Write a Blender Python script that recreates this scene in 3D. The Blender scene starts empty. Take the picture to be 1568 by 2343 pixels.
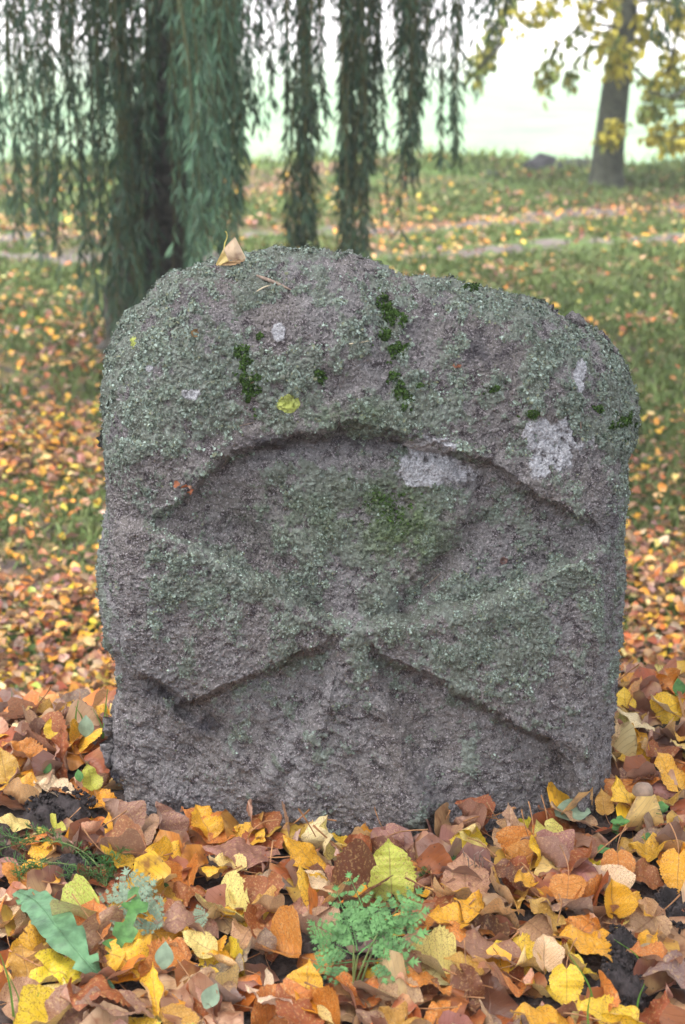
import bpy, math, random
import numpy as np
from mathutils import Vector, Matrix
random.seed(7); rng = np.random.default_rng(7)
sc = bpy.context.scene
COL = sc.collection
# ------------------------------------------------------------------ camera
F = 3970.0; CX, CY = 784.0, 1171.0          # focal length and centre in units of a 1568 x 2342 picture
PITCH = math.radians(17.8); H = 1.14; D = 2.15
cp, sp = math.cos(PITCH), math.sin(PITCH)
cam = bpy.data.cameras.new('camera'); camo = bpy.data.objects.new('camera', cam); COL.objects.link(camo)
camo.location = (0, 0, H); camo.rotation_euler = (math.pi/2 - PITCH, 0, 0)
cam.sensor_fit = 'VERTICAL'; cam.sensor_height = 23.6; cam.sensor_width = 15.8; cam.lens = 40.0
cam.clip_start = 0.05; cam.clip_end = 3000
cam.dof.use_dof = True; cam.dof.focus_distance = 2.30; cam.dof.aperture_fstop = 4.5; cam.dof.aperture_blades = 9
sc.camera = camo
# ------------------------------------------------------------------ world, sun, exposure
SUN_EL, SUN_AZ = math.radians(72), math.radians(215)    # azimuth the light comes from (clockwise from +Y)
w = bpy.data.worlds.new('World'); sc.world = w; w.use_nodes = True
nt = w.node_tree; bg = nt.nodes['Background']
sky = nt.nodes.new('ShaderNodeTexSky'); sky.sky_type = 'NISHITA'; sky.sun_disc = False
sky.sun_elevation = SUN_EL; sky.sun_rotation = SUN_AZ; sky.dust_density = 5; sky.air_density = 1.2
hs = nt.nodes.new('ShaderNodeHueSaturation'); hs.inputs['Saturation'].default_value = 0.36
nt.links.new(sky.outputs[0], hs.inputs['Color']); nt.links.new(hs.outputs[0], bg.inputs[0])
bg.inputs[1].default_value = 0.115
sl = bpy.data.lights.new('sun', 'SUN'); so = bpy.data.objects.new('sun', sl); COL.objects.link(so)
sl.energy = 1.5; sl.angle = math.radians(14); sl.color = (1, .985, .965)
sd = Vector((math.sin(SUN_AZ)*math.cos(SUN_EL), math.cos(SUN_AZ)*math.cos(SUN_EL), math.sin(SUN_EL)))
so.rotation_euler = sd.to_track_quat('Z', 'Y').to_euler()
sc.view_settings.view_transform = 'Standard'; sc.view_settings.look = 'None'
sc.view_settings.gamma = 1; sc.view_settings.exposure = 2.3; sc.view_settings.use_curve_mapping = False
sc.cycles.use_denoising = True
sc.cycles.max_bounces = 8; sc.cycles.transparent_max_bounces = 8

# ------------------------------------------------------------------ projection helpers
def ray(X, Y):
    X = np.asarray(X, float); Y = np.asarray(Y, float)
    u = CY - Y
    return np.stack([X - CX, F*cp + u*sp, -F*sp + u*cp], -1)
def at(X, Y, y):                                # point of the picture ray at world depth y
    d = ray(X, Y); t = np.asarray(y)/d[..., 1]
    return d*t[..., None] + np.array([0, 0, H])
def smooth(a, b, x):
    t = np.clip((np.asarray(x, float)-a)/(b-a), 0, 1); return t*t*(3-2*t)
# ------------------------------------------------------------------ noise
_perm = rng.permutation(256); _perm = np.concatenate([_perm, _perm, _perm])
_grad = rng.normal(size=(256, 3)); _grad /= np.linalg.norm(_grad, axis=1)[:, None]
def perlin(p):
    pi = np.floor(p).astype(int); pf = p - pi
    w_ = pf*pf*pf*(pf*(pf*6-15)+10); out = 0
    for i in (0, 1):
        for j in (0, 1):
            for k in (0, 1):
                h = _perm[_perm[_perm[(pi[:, 0]+i) & 255] + ((pi[:, 1]+j) & 255)] + ((pi[:, 2]+k) & 255)]
                g = _grad[h]
                dt = g[:, 0]*(pf[:, 0]-i) + g[:, 1]*(pf[:, 1]-j) + g[:, 2]*(pf[:, 2]-k)
                wt = (w_[:, 0] if i else 1-w_[:, 0])*(w_[:, 1] if j else 1-w_[:, 1])*(w_[:, 2] if k else 1-w_[:, 2])
                out = out + wt*dt
    return out*1.5
def fbm(p, scale, octs=4, gain=.5):
    a, s, r = 1., scale, 0
    for o in range(octs):
        r = r + a*perlin(p*s + 17.3*o + 3.1); a *= gain; s *= 2.03
    return r
# ------------------------------------------------------------------ mesh + object helpers
def mesh(name, V, Fc, mat=None, uv=None, col=None, attrs=None, smoothed=True):
    V = np.asarray(V, float); Fc = np.asarray(Fc, int)
    me = bpy.data.meshes.new(name); n, k = Fc.shape
    me.vertices.add(len(V)); me.vertices.foreach_set('co', V.ravel())
    me.loops.add(n*k); me.loops.foreach_set('vertex_index', Fc.ravel())
    me.polygons.add(n); me.polygons.foreach_set('loop_start', np.arange(n)*k)
    me.update(calc_edges=True)
    me.polygons.foreach_set('use_smooth', np.full(n, bool(smoothed)))
    if uv is not None:
        l = me.uv_layers.new(name='UVMap'); l.data.foreach_set('uv', np.asarray(uv, float)[Fc.ravel()].ravel())
    if col is not None:
        a = me.color_attributes.new('Col', 'FLOAT_COLOR', 'POINT')
        c = np.ones((len(V), 4)); c[:, :3] = col; a.data.foreach_set('color', c.ravel())
    for kx, v in (attrs or {}).items():
        a = me.attributes.new(kx, 'FLOAT', 'POINT'); a.data.foreach_set('value', np.asarray(v, np.float32))
    if mat: me.materials.append(mat)
    me.validate(); me.update()
    return me
def obj(name, me, parent=None, loc=None, kind=None, label=None, cat=None, group=None):
    o = bpy.data.objects.new(name, me); COL.objects.link(o)
    if parent: o.parent = parent
    if loc is not None: o.location = loc
    for k, v in (('kind', kind), ('label', label), ('category', cat), ('group', group)):
        if v: o[k] = v
    return o
def empty(name, loc, label, cat, group=None):
    return obj(name, None, None, loc, None, label, cat, group)
def lay(parts):                                 # join (V, F, extra...) lists
    Vs, Fs, Es, n = [], [], [], 0
    for p in parts:
        Vs.append(p[0]); Fs.append(np.asarray(p[1])+n); n += len(p[0])
        if len(p) > 2: Es.append(p[2])
    return (np.concatenate(Vs), np.concatenate(Fs)) + ((np.concatenate(Es),) if Es else ())
def tube(P, R, n=6, cap=True):                  # tapered tube along points
    P = np.asarray(P, float); m = len(P); R = np.broadcast_to(np.asarray(R, float), (m,))
    T = np.gradient(P, axis=0); T /= np.linalg.norm(T, axis=1)[:, None]+1e-9
    ref = np.array([0, 0, 1.]) if abs(T[:, 2]).mean() < .8 else np.array([1., 0, 0])
    A = np.cross(T, ref); A /= np.linalg.norm(A, axis=1)[:, None]+1e-9; B = np.cross(T, A)
    th = np.linspace(0, 2*np.pi, n, endpoint=False)
    V = (P[:, None]+R[:, None, None]*(np.cos(th)[None, :, None]*A[:, None]+np.sin(th)[None, :, None]*B[:, None])).reshape(-1, 3)
    i = np.arange(m-1)[:, None]*n; j = np.arange(n)[None]; j2 = (j+1) % n
    Fc = np.stack([i+j, i+j2, i+n+j2, i+n+j], -1).reshape(-1, 4)
    return V, Fc
def spline(pts, m=20):                          # Catmull-Rom through points
    P = np.asarray(pts, float); P = np.vstack([2*P[0]-P[1], P, 2*P[-1]-P[-2]]); n = len(P)-3
    t = np.linspace(0, n-1e-6, m); i = t.astype(int); f = (t-i)[:, None]
    a, b, c, d = P[i], P[i+1], P[i+2], P[i+3]
    return .5*(2*b+(c-a)*f+(2*a-5*b+4*c-d)*f**2+(3*b-a-3*c+d)*f**3)
def norm(v): v = np.asarray(v, float); return v/(np.linalg.norm(v)+1e-12)
# ------------------------------------------------------------------ materials
def newmat(name):
    m = bpy.data.materials.new(name); m.use_nodes = True
    return m, m.node_tree, m.node_tree.nodes['Principled BSDF']
def N(t, typ, **kw):
    n = t.nodes.new('ShaderNode'+typ)
    for k, v in kw.items():
        if k in n.inputs: n.inputs[k].default_value = v
        else: setattr(n, k, v)
    return n
def mixc(t, fac, a, b, blend='MIX'):
    n = N(t, 'Mix', data_type='RGBA', blend_type=blend)
    for sock, v in ((n.inputs[0], fac), (n.inputs[6], a), (n.inputs[7], b)):
        if hasattr(v, 'is_linked'): t.links.new(v, sock)
        elif isinstance(v, (int, float)): sock.default_value = v
        else: sock.default_value = (*v, 1)[:4]
    return n.outputs[2]
def math_(t, op, a, b=None, clamp=False):
    n = N(t, 'Math', operation=op, use_clamp=clamp)
    for i, v in ((0, a), (1, b)):
        if v is None: continue
        if hasattr(v, 'is_linked'): t.links.new(v, n.inputs[i])
        else: n.inputs[i].default_value = v
    return n.outputs[0]
def ramp(t, x, lo, hi, a=0., b=1.):
    n = N(t, 'MapRange', clamp=True, interpolation_type='SMOOTHSTEP')
    t.links.new(x, n.inputs[0]); n.inputs[1].default_value = lo; n.inputs[2].default_value = hi
    n.inputs[3].default_value = a; n.inputs[4].default_value = b
    return n.outputs[0]
def noise(t, vec, scale, detail=4, rough=.55):
    n = N(t, 'TexNoise'); n.inputs['Scale'].default_value = scale; n.inputs['Detail'].default_value = detail
    n.inputs['Roughness'].default_value = rough
    if vec is not None: t.links.new(vec, n.inputs['Vector'])
    return n.outputs['Fac']
def attr(t, name): return N(t, 'Attribute', attribute_name=name)
def bump(t, b, h, strength=.4, dist=.002):
    n = N(t, 'Bump'); n.inputs['Strength'].default_value = strength; n.inputs['Distance'].default_value = dist
    t.links.new(h, n.inputs['Height']); t.links.new(n.outputs[0], b.inputs['Normal'])
def translucent(t, b, col, amt):
    tr = N(t, 'BsdfTranslucent'); mx = N(t, 'MixShader'); mx.inputs[0].default_value = amt
    t.links.new(col, tr.inputs[0]); out = t.nodes['Material Output']
    t.links.new(b.outputs[0], mx.inputs[1]); t.links.new(tr.outputs[0], mx.inputs[2]); t.links.new(mx.outputs[0], out.inputs[0])

def leaf_material(name, source):
    m, t, b = newmat(name)
    if source == 'object':
        oi = N(t, 'ObjectInfo'); base = oi.outputs['Color']; rnd = oi.outputs['Random']
        tc = N(t, 'TexCoord').outputs['Object']
        off = N(t, 'VectorMath', operation='MULTIPLY_ADD'); t.links.new(tc, off.inputs[0]); off.inputs[1].default_value = (1, 1, 1)
        cmb = N(t, 'CombineXYZ'); t.links.new(math_(t, 'MULTIPLY', rnd, 40), cmb.inputs[0]); t.links.new(math_(t, 'MULTIPLY', rnd, 71), cmb.inputs[1])
        t.links.new(cmb.outputs[0], off.inputs[2]); vec = off.outputs[0]
    else:
        base = attr(t, 'Col').outputs['Color']; vec = N(t, 'NewGeometry').outputs['Position']
    uv = N(t, 'UVMap', uv_map='UVMap').outputs[0]
    sx = N(t, 'SeparateXYZ'); t.links.new(uv, sx.inputs[0])
    u = math_(t, 'ABSOLUTE', math_(t, 'SUBTRACT', math_(t, 'MULTIPLY', sx.outputs[0], 2), 1)); v = sx.outputs[1]
    big = noise(t, vec, 34, 3, .6); med = noise(t, vec, 95, 5, .7); fine = noise(t, vec, 420, 3, .6)
    # autumn mottling: towards brown in blotches and along the margin
    mott = ramp(t, math_(t, 'ADD', big, math_(t, 'MULTIPLY', u, .10)), .56, .76)
    c = mixc(t, mott, base, mixc(t, .78, base, (.20, .060, .022)))
    c = mixc(t, ramp(t, noise(t, vec, 20, 2), .52, .68), c, mixc(t, .35, c, (.75, .52, .22)))
    c = mixc(t, ramp(t, med, .62, .70), c, mixc(t, .6, c, (.16, .06, .03)))
    vo = N(t, 'TexVoronoi'); vo.inputs['Scale'].default_value = 130; t.links.new(vec, vo.inputs['Vector'])
    spot = math_(t, 'MULTIPLY', ramp(t, vo.outputs['Distance'], .10, .22, 1, 0), ramp(t, big, .47, .56))
    c = mixc(t, math_(t, 'MULTIPLY', spot, .75), c, (.05, .025, .018))
    # veins
    mid = ramp(t, u, .015, .06, 1, 0)
    ph = math_(t, 'SUBTRACT', math_(t, 'MULTIPLY', v, 8.5), math_(t, 'MULTIPLY', u, 3.0))
    side = math_(t, 'ABSOLUTE', math_(t, 'SUBTRACT', math_(t, 'FRACT', ph), .5))
    sidev = math_(t, 'MULTIPLY', ramp(t, side, .02, .10, 1, 0), .6)
    vein = math_(t, 'MAXIMUM', mid, sidev)
    c = mixc(t, math_(t, 'MULTIPLY', vein, .62), c, mixc(t, .75, c, (.17, .07, .04)))
    # the underside is paler and duller
    bf = N(t, 'NewGeometry').outputs['Backfacing']
    hsn = N(t, 'HueSaturation'); hsn.inputs['Saturation'].default_value = .82; hsn.inputs['Value'].default_value = 1.1; t.links.new(c, hsn.inputs['Color'])
    c = mixc(t, bf, c, mixc(t, .30, hsn.outputs[0], (.55, .36, .27)))
    t.links.new(c, b.inputs['Base Color'])
    b.inputs['Roughness'].default_value = .42; b.inputs['Specular IOR Level'].default_value = .45
    h = math_(t, 'ADD', math_(t, 'MULTIPLY', vein, -.8), math_(t, 'ADD', math_(t, 'MULTIPLY', med, .8), math_(t, 'MULTIPLY', fine, .25)))
    bump(t, b, h, .45, .0016)
    translucent(t, b, c, .18)
    return m
def plain(name, col, rough=.8, var=.35, scale=60, trans=0, bmp=0, src=None):
    m, t, b = newmat(name); vec = N(t, 'NewGeometry').outputs['Position']
    n = noise(t, vec, scale, 4)
    base = attr(t, 'Col').outputs['Color'] if src == 'attr' else (N(t, 'ObjectInfo').outputs['Color'] if src == 'object' else col)
    if src:
        c = mixc(t, math_(t, 'MULTIPLY', ramp(t, n, .4, .65), var), base, (.03, .03, .02))
    else:
        c = mixc(t, ramp(t, n, .3, .7), tuple(x*(1-var) for x in col), tuple(x*(1+var) for x in col))
    t.links.new(c, b.inputs['Base Color']); b.inputs['Roughness'].default_value = rough
    b.inputs['Specular IOR Level'].default_value = .3
    if bmp: bump(t, b, noise(t, vec, scale*4, 5), .6, bmp)
    if trans: translucent(t, b, c, trans)
    return m

def stone_material():
    m, t, b = newmat('weathered_granite'); vec = N(t, 'NewGeometry').outputs['Position']
    lich = attr(t, 'lichen').outputs['Fac']; wh = attr(t, 'white').outputs['Fac']; dk = attr(t, 'dark').outputs['Fac']
    gr = attr(t, 'green').outputs['Fac']; ye = attr(t, 'yellow').outputs['Fac']
    n1 = noise(t, vec, 9, 4); n2 = noise(t, vec, 60, 5, .7); n3 = noise(t, vec, 330, 3, .7); n4 = noise(t, vec, 700, 2, .6)
    c = mixc(t, ramp(t, n1, .35, .65), (.155, .138, .129), (.182, .173, .174))
    c = mixc(t, ramp(t, n2, .36, .54), (.052, .042, .045), c)
    c = mixc(t, ramp(t, n3, .52, .66), c, (.36, .32, .335))            # pale feldspar grains
    c = mixc(t, ramp(t, n4, .58, .70), c, (.30, .27, .285))
    vo = N(t, 'TexVoronoi'); vo.inputs['Scale'].default_value = 260; t.links.new(vec, vo.inputs['Vector'])
    c = mixc(t, ramp(t, vo.outputs['Distance'], .12, .28, .75, 0), c, (.028, .024, .028))   # dark mica
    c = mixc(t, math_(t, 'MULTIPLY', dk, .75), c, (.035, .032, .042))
    # thin crust of grey-green lichen
    ln = noise(t, vec, 170, 4, .7)
    lc = mixc(t, ramp(t, noise(t, vec, 26, 3), .38, .62), (.100, .110, .084), (.175, .195, .165))
    lc = mixc(t, ramp(t, ln, .5, .62), lc, (.26, .30, .265))
    lm = ramp(t, math_(t, 'ADD', lich, math_(t, 'MULTIPLY', math_(t, 'SUBTRACT', ln, .5), 1.3)), .42, .62)
    c = mixc(t, math_(t, 'MULTIPLY', lm, .85), c, lc)
    c = mixc(t, math_(t, 'MULTIPLY', gr, .8), c, mixc(t, ramp(t, ln, .4, .6), (.035, .06, .018), (.13, .18, .07)))
    wm = ramp(t, math_(t, 'ADD', wh, math_(t, 'MULTIPLY', math_(t, 'SUBTRACT', n2, .5), 1.1)), .28, .66)
    c = mixc(t, math_(t, 'MULTIPLY', wm, .85), c, mixc(t, ramp(t, n3, .4, .62), (.29, .285, .30), (.54, .54, .58)))
    c = mixc(t, ramp(t, math_(t, 'ADD', ye, math_(t, 'MULTIPLY', math_(t, 'SUBTRACT', n3, .5), .9)), .42, .55), c, (.42, .46, .12))
    t.links.new(c, b.inputs['Base Color']); b.inputs['Roughness'].default_value = .82; b.inputs['Specular IOR Level'].default_value = .3
    h = math_(t, 'ADD', math_(t, 'MULTIPLY', n2, 1.2), math_(t, 'ADD', n3, math_(t, 'MULTIPLY', ramp(t, vo.outputs['Distance'], 0, .4), .6)))
    bump(t, b, h, .8, .0035)
    return m
M_STONE = stone_material()
M_LEAF = leaf_material('fallen_leaf_skin', 'object')
M_LEAFS = leaf_material('leaf_litter_skin', 'attr')
M_STALK = plain('leaf_stalk_skin', (.33, .16, .07), .6)
M_LICHEN = plain('leafy_lichen', (.2, .25, .2), .9, .3, 300, 0, 0, 'attr')
M_MOSS = plain('moss', (.045, .085, .018), .9, .6, 260)
M_WILLOW = plain('willow_leaf', (.05, .085, .045), .5, .3, 8, .25, 0, 'attr')
M_WTWIG = plain('willow_twig', (.10, .085, .03), .7)
M_WBR = plain('young_willow_bark', (.13, .14, .07), .7)
M_BARK = plain('bark', (.075, .066, .055), .9, .5, 24, 0, .02)
M_LIMEBARK = plain('lime_bark', (.068, .070, .050), .9, .35, 20, 0, .01)
M_LIME = plain('lime_foliage', (.3, .3, .05), .6, .3, 8, .35, 0, 'attr')
M_GRASS = plain('grass_blade', (.08, .15, .04), .6, .3, 8, .25, 0, 'attr')
M_GREEN = plain('fresh_green_leaf', (.085, .20, .055), .5, .35, 90, .2, .0008)
M_DAND = plain('dandelion_green', (.115, .23, .115), .38, .38, 45, .2, .0015)
M_PARS = plain('parsley_green', (.12, .26, .085), .55, .4, 60, .25, .0006)
M_SILVER = plain('silvery_leaf', (.22, .29, .20), .7, .2, 80, .15)
M_STEM = plain('green_stem', (.14, .18, .06), .5, .3, 40)
M_TWIG = plain('dry_twig', (.26, .19, .15), .8, .4, 200)
M_SOIL = plain('crumbly_soil', (.038, .030, .030), .95, .55, 60, 0, .006)
M_ROCK = plain('dark_rock', (.035, .034, .036), .9, .4, 8, 0, .02)
M_CAP = plain('mushroom_cap', (.24, .165, .12), .55, .22, 90, 0, .0004)
M_MSTEM = plain('mushroom_stem', (.35, .29, .23), .7, .2, 80)

def ground_material():
    m, t, b = newmat('ground_earth'); vec = N(t, 'NewGeometry').outputs['Position']
    n1 = noise(t, vec, 1.1, 4); n2 = noise(t, vec, 11, 5, .65); n3 = noise(t, vec, 90, 4, .7)
    near = attr(t, 'near').outputs['Fac']; fld = attr(t, 'field').outputs['Fac']; dirt = attr(t, 'dirt').outputs['Fac']
    earth = mixc(t, ramp(t, n3, .35, .65), (.030, .022, .020), (.085, .065, .058))
    lit = mixc(t, ramp(t, n3, .4, .6), (.11, .06, .03), (.24, .15, .07))
    gr = mixc(t, ramp(t, n2, .35, .65), (.045, .075, .02), (.09, .14, .04))
    g = mixc(t, ramp(t, math_(t, 'ADD', n1, math_(t, 'MULTIPLY', n2, .5)), .68, .86), gr, mixc(t, ramp(t, n2, .4, .6), lit, earth))
    c = mixc(t, near, g, earth)
    c = mixc(t, math_(t, 'MULTIPLY', dirt, .8), c, mixc(t, ramp(t, n2, .35, .6), (.09, .072, .062), (.20, .165, .145)))
    sp_ = N(t, 'SeparateXYZ'); t.links.new(vec, sp_.inputs[0])
    fc = mixc(t, ramp(t, noise(t, vec, .5, 5, .7), .30, .70), (.125, .215, .120), (.20, .27, .16))
    fc = mixc(t, ramp(t, math_(t, 'ADD', sp_.outputs[1], math_(t, 'MULTIPLY', noise(t, vec, .12, 3), 16)), 66, 110), fc, (.60, .57, .56))  # far field whitened in its colour, standing in for overexposed distance
    c = mixc(t, fld, c, fc)
    t.links.new(c, b.inputs['Base Color']); b.inputs['Roughness'].default_value = .95; b.inputs['Specular IOR Level'].default_value = .15
    bump(t, b, math_(t, 'ADD', n3, n2), .8, .008)
    return m
M_GROUND = ground_material()

# ------------------------------------------------------------------ the ground
def ground_z(x, y):
    x = np.asarray(x, float); y = np.asarray(y, float)
    s = np.shape(x*y); x = np.broadcast_to(x, s); y = np.broadcast_to(y, s)
    crest = 2.47 + .04*np.sin(x*6) - .13*smooth(.15, .5, np.abs(x))*(x < 0)
    z = -.58*smooth(0, 1.35, y-crest)
    z = z - .10*smooth(6, 16, y)
    edge = 16.0 + .35*np.sin(x*.9+1) - .1*x
    z = z - 2.5*smooth(0, 7.0, y-edge) - .2*smooth(0, .5, y-edge)
    z = z + .62*np.exp(-((x-4.1)/.9)**2-((y-17.0)/1.6)**2) + .10*np.exp(-((x-.5)/.9)**2-((y-15.6)/.5)**2)
    # hummocks under the litter
    z = z + .020*np.sin(x*7.3+1)*np.sin(y*5.9)*smooth(2.9, 4, y) + .006*np.sin(x*23+y*11)+.005*np.sin(y*31-x*9)
    z = z - .024*np.exp(-((y-2.14)/.10)**2)*smooth(.34, .15, np.abs(x))
    z = z + .028*np.exp(-((x-.43)/.10)**2-((y-2.34)/.14)**2) + .022*np.exp(-((x+.40)/.11)**2-((y-2.33)/.15)**2)
    return z
def gpt(X, Y, dz=0.):                            # where the picture ray meets the ground (raised by dz)
    d = ray(X, Y); lo, hi = 1.2, 60.
    ys = np.concatenate([np.linspace(1.2, 5, 400), np.linspace(5, 60, 1600)])
    px = d[0]/d[1]*ys; pz = H + d[2]/d[1]*ys
    k = np.argmax(pz < ground_z(px, ys)+dz)
    y = ys[k]; return np.array([d[0]/d[1]*y, y, float(ground_z(d[0]/d[1]*y, y))+dz])
def build_ground():
    ys = np.concatenate([np.linspace(-6, 1.2, 14), np.arange(1.24, 3.2, .02), np.arange(3.2, 20, .09), np.geomspace(20, 1500, 90)])
    t = np.linspace(-1, 1, 181)
    W = np.clip(1.2+ys*.5, 2.5, None) + np.clip(ys-20, 0, None)*1.2
    X = np.sign(t)[None]*np.abs(t)[None]**1.6*np.maximum(W, 4)[:, None]*2
    Y = np.broadcast_to(ys[:, None], X.shape); Z = ground_z(X, Y)
    V = np.stack([X, Y, Z], -1).reshape(-1, 3); n, m = X.shape
    i = np.arange(n-1)[:, None]*m; j = np.arange(m-1)[None]
    Fc = np.stack([i+j, i+j+1, i+m+j+1, i+m+j], -1).reshape(-1, 4)
    x, y = V[:, 0], V[:, 1]
    V[:, 2] += .012*fbm(V, 3., 3)*(y > 1) * (y < 20)
    soil = .35*np.exp(-((x+.9)/1.1)**2-((y-7.6)/.8)**2)*2
    return obj('ground', mesh('ground', V, Fc, M_GROUND, attrs=dict(near=smooth(3.2, 2.7, y), field=smooth(17.5, 19.5, y), dirt=np.clip(soil, 0, 1)*.05)), kind='structure')
build_ground()
def strip(name, ctr, half, lift=.006):           # a trodden rut laid just over the grass
    C = spline(ctr, 60); T = np.gradient(C, axis=0); T /= np.linalg.norm(T, axis=1)[:, None]
    Nn = np.stack([-T[:, 1], T[:, 0]], -1); q = np.linspace(-1, 1, 9)
    hw = half*(1+.25*np.sin(np.arange(60)*.7)+.15*np.sin(np.arange(60)*1.9))
    P = C[:, None]+Nn[:, None]*q[None, :, None]*hw[:, None, None]
    Z = ground_z(P[..., 0], P[..., 1])+.012*fbm(np.stack([P[..., 0].ravel(), P[..., 1].ravel(), 0*P[..., 0].ravel()], -1), 3., 3).reshape(P.shape[:2])+lift-.030*np.abs(q)[None]**2
    V = np.concatenate([P, Z[..., None]], -1).reshape(-1, 3)
    i = np.arange(59)[:, None]*9; j = np.arange(8)[None]
    Fc = np.stack([i+j, i+j+1, i+10+j, i+9+j], -1).reshape(-1, 4)
    return obj(name, mesh(name, V, Fc, M_PATH), kind='structure')
M_PATH = plain('trodden_earth', (.098, .080, .073), .95, .25, 5, 0, .01)
RUT1 = [gpt(X, Y)[:2] for X, Y in ((1900, 440), (1568, 474), (1300, 492), (1080, 512), (880, 530), (640, 535), (300, 540), (-200, 545))]
RUT2 = [gpt(X, Y)[:2] for X, Y in ((1900, 505), (1568, 535), (1300, 552), (1120, 570), (900, 592), (640, 590), (300, 588), (-200, 585))]
strip('path', RUT1, .34); strip('path', RUT2, .30)

# ------------------------------------------------------------------ morning mist over the field
def haze():
    x0, x1, y0, y1, z0, z1 = -3000., 3000., -40., 1700., -5.5, 9.5
    V = [(x, y, z) for z in (z0, z1) for y in (y0, y1) for x in (x0, x1)]
    Fc = [(0, 2, 3, 1), (4, 5, 7, 6), (0, 1, 5, 4), (2, 6, 7, 3), (0, 4, 6, 2), (1, 3, 7, 5)]
    m = bpy.data.materials.new('mist'); m.use_nodes = True; t = m.node_tree; t.nodes.clear()
    v = t.nodes.new('ShaderNodeVolumePrincipled'); v.inputs['Color'].default_value = (.93, .96, 1, 1); v.inputs['Density'].default_value = HAZE; v.inputs['Anisotropy'].default_value = .2
    o = t.nodes.new('ShaderNodeOutputMaterial'); t.links.new(v.outputs[0], o.inputs['Volume'])
    obj('haze', mesh('haze', V, Fc, m, smoothed=False), kind='stuff', label='thin pale mist whitening the field beyond the trees', cat='haze')
HAZE = .004
haze()
# ------------------------------------------------------------------ the carved stone
OUT = np.array([(285, 1800), (252, 1765), (245, 1700), (250, 1640), (266, 1585), (268, 1515), (242, 1475), (233, 1400), (232, 1320), (235, 1250), (240, 1150),
 (231, 1050), (233, 950), (243, 830), (252, 792), (272, 755), (300, 712), (345, 678), (365, 645), (390, 628), (440, 610), (495, 600), (560, 590), (600, 580), (660, 577),
 (730, 579), (800, 584), (845, 600), (905, 630), (960, 641), (1030, 646), (1100, 660), (1200, 680), (1290, 716), (1360, 752), (1400, 790), (1430, 830), (1447, 880),
 (1460, 940), (1452, 1005), (1438, 1060), (1436, 1150), (1426, 1250), (1426, 1400), (1421, 1500), (1415, 1620), (1402, 1700), (1394, 1790), (1385, 1900), (1350, 2020),
 (1100, 2080), (800, 2090), (500, 2070), (320, 2010), (290, 1900)], float)
NT = 22                                           # index ranges: sides and top of the outline
def polydist(px, py, P, closed=True):
    P = np.asarray(P, float); Q = np.roll(P, -1, 0) if closed else P[1:]; P0 = P if closed else P[:-1]
    best = np.full(px.shape, 1e9); ins = np.zeros(px.shape, bool)
    for (ax, ay), (bx, by) in zip(P0, Q):
        dx, dy = bx-ax, by-ay; L = dx*dx+dy*dy+1e-9
        t = np.clip(((px-ax)*dx+(py-ay)*dy)/L, 0, 1)
        best = np.minimum(best, np.hypot(px-ax-t*dx, py-ay-t*dy))
        if closed:
            c = ((ay > py) != (by > py)); xi = ax+(py-ay)/(by-ay if by != ay else 1e-9)*dx
            ins ^= c & (px < xi)
    return best, ins
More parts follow.
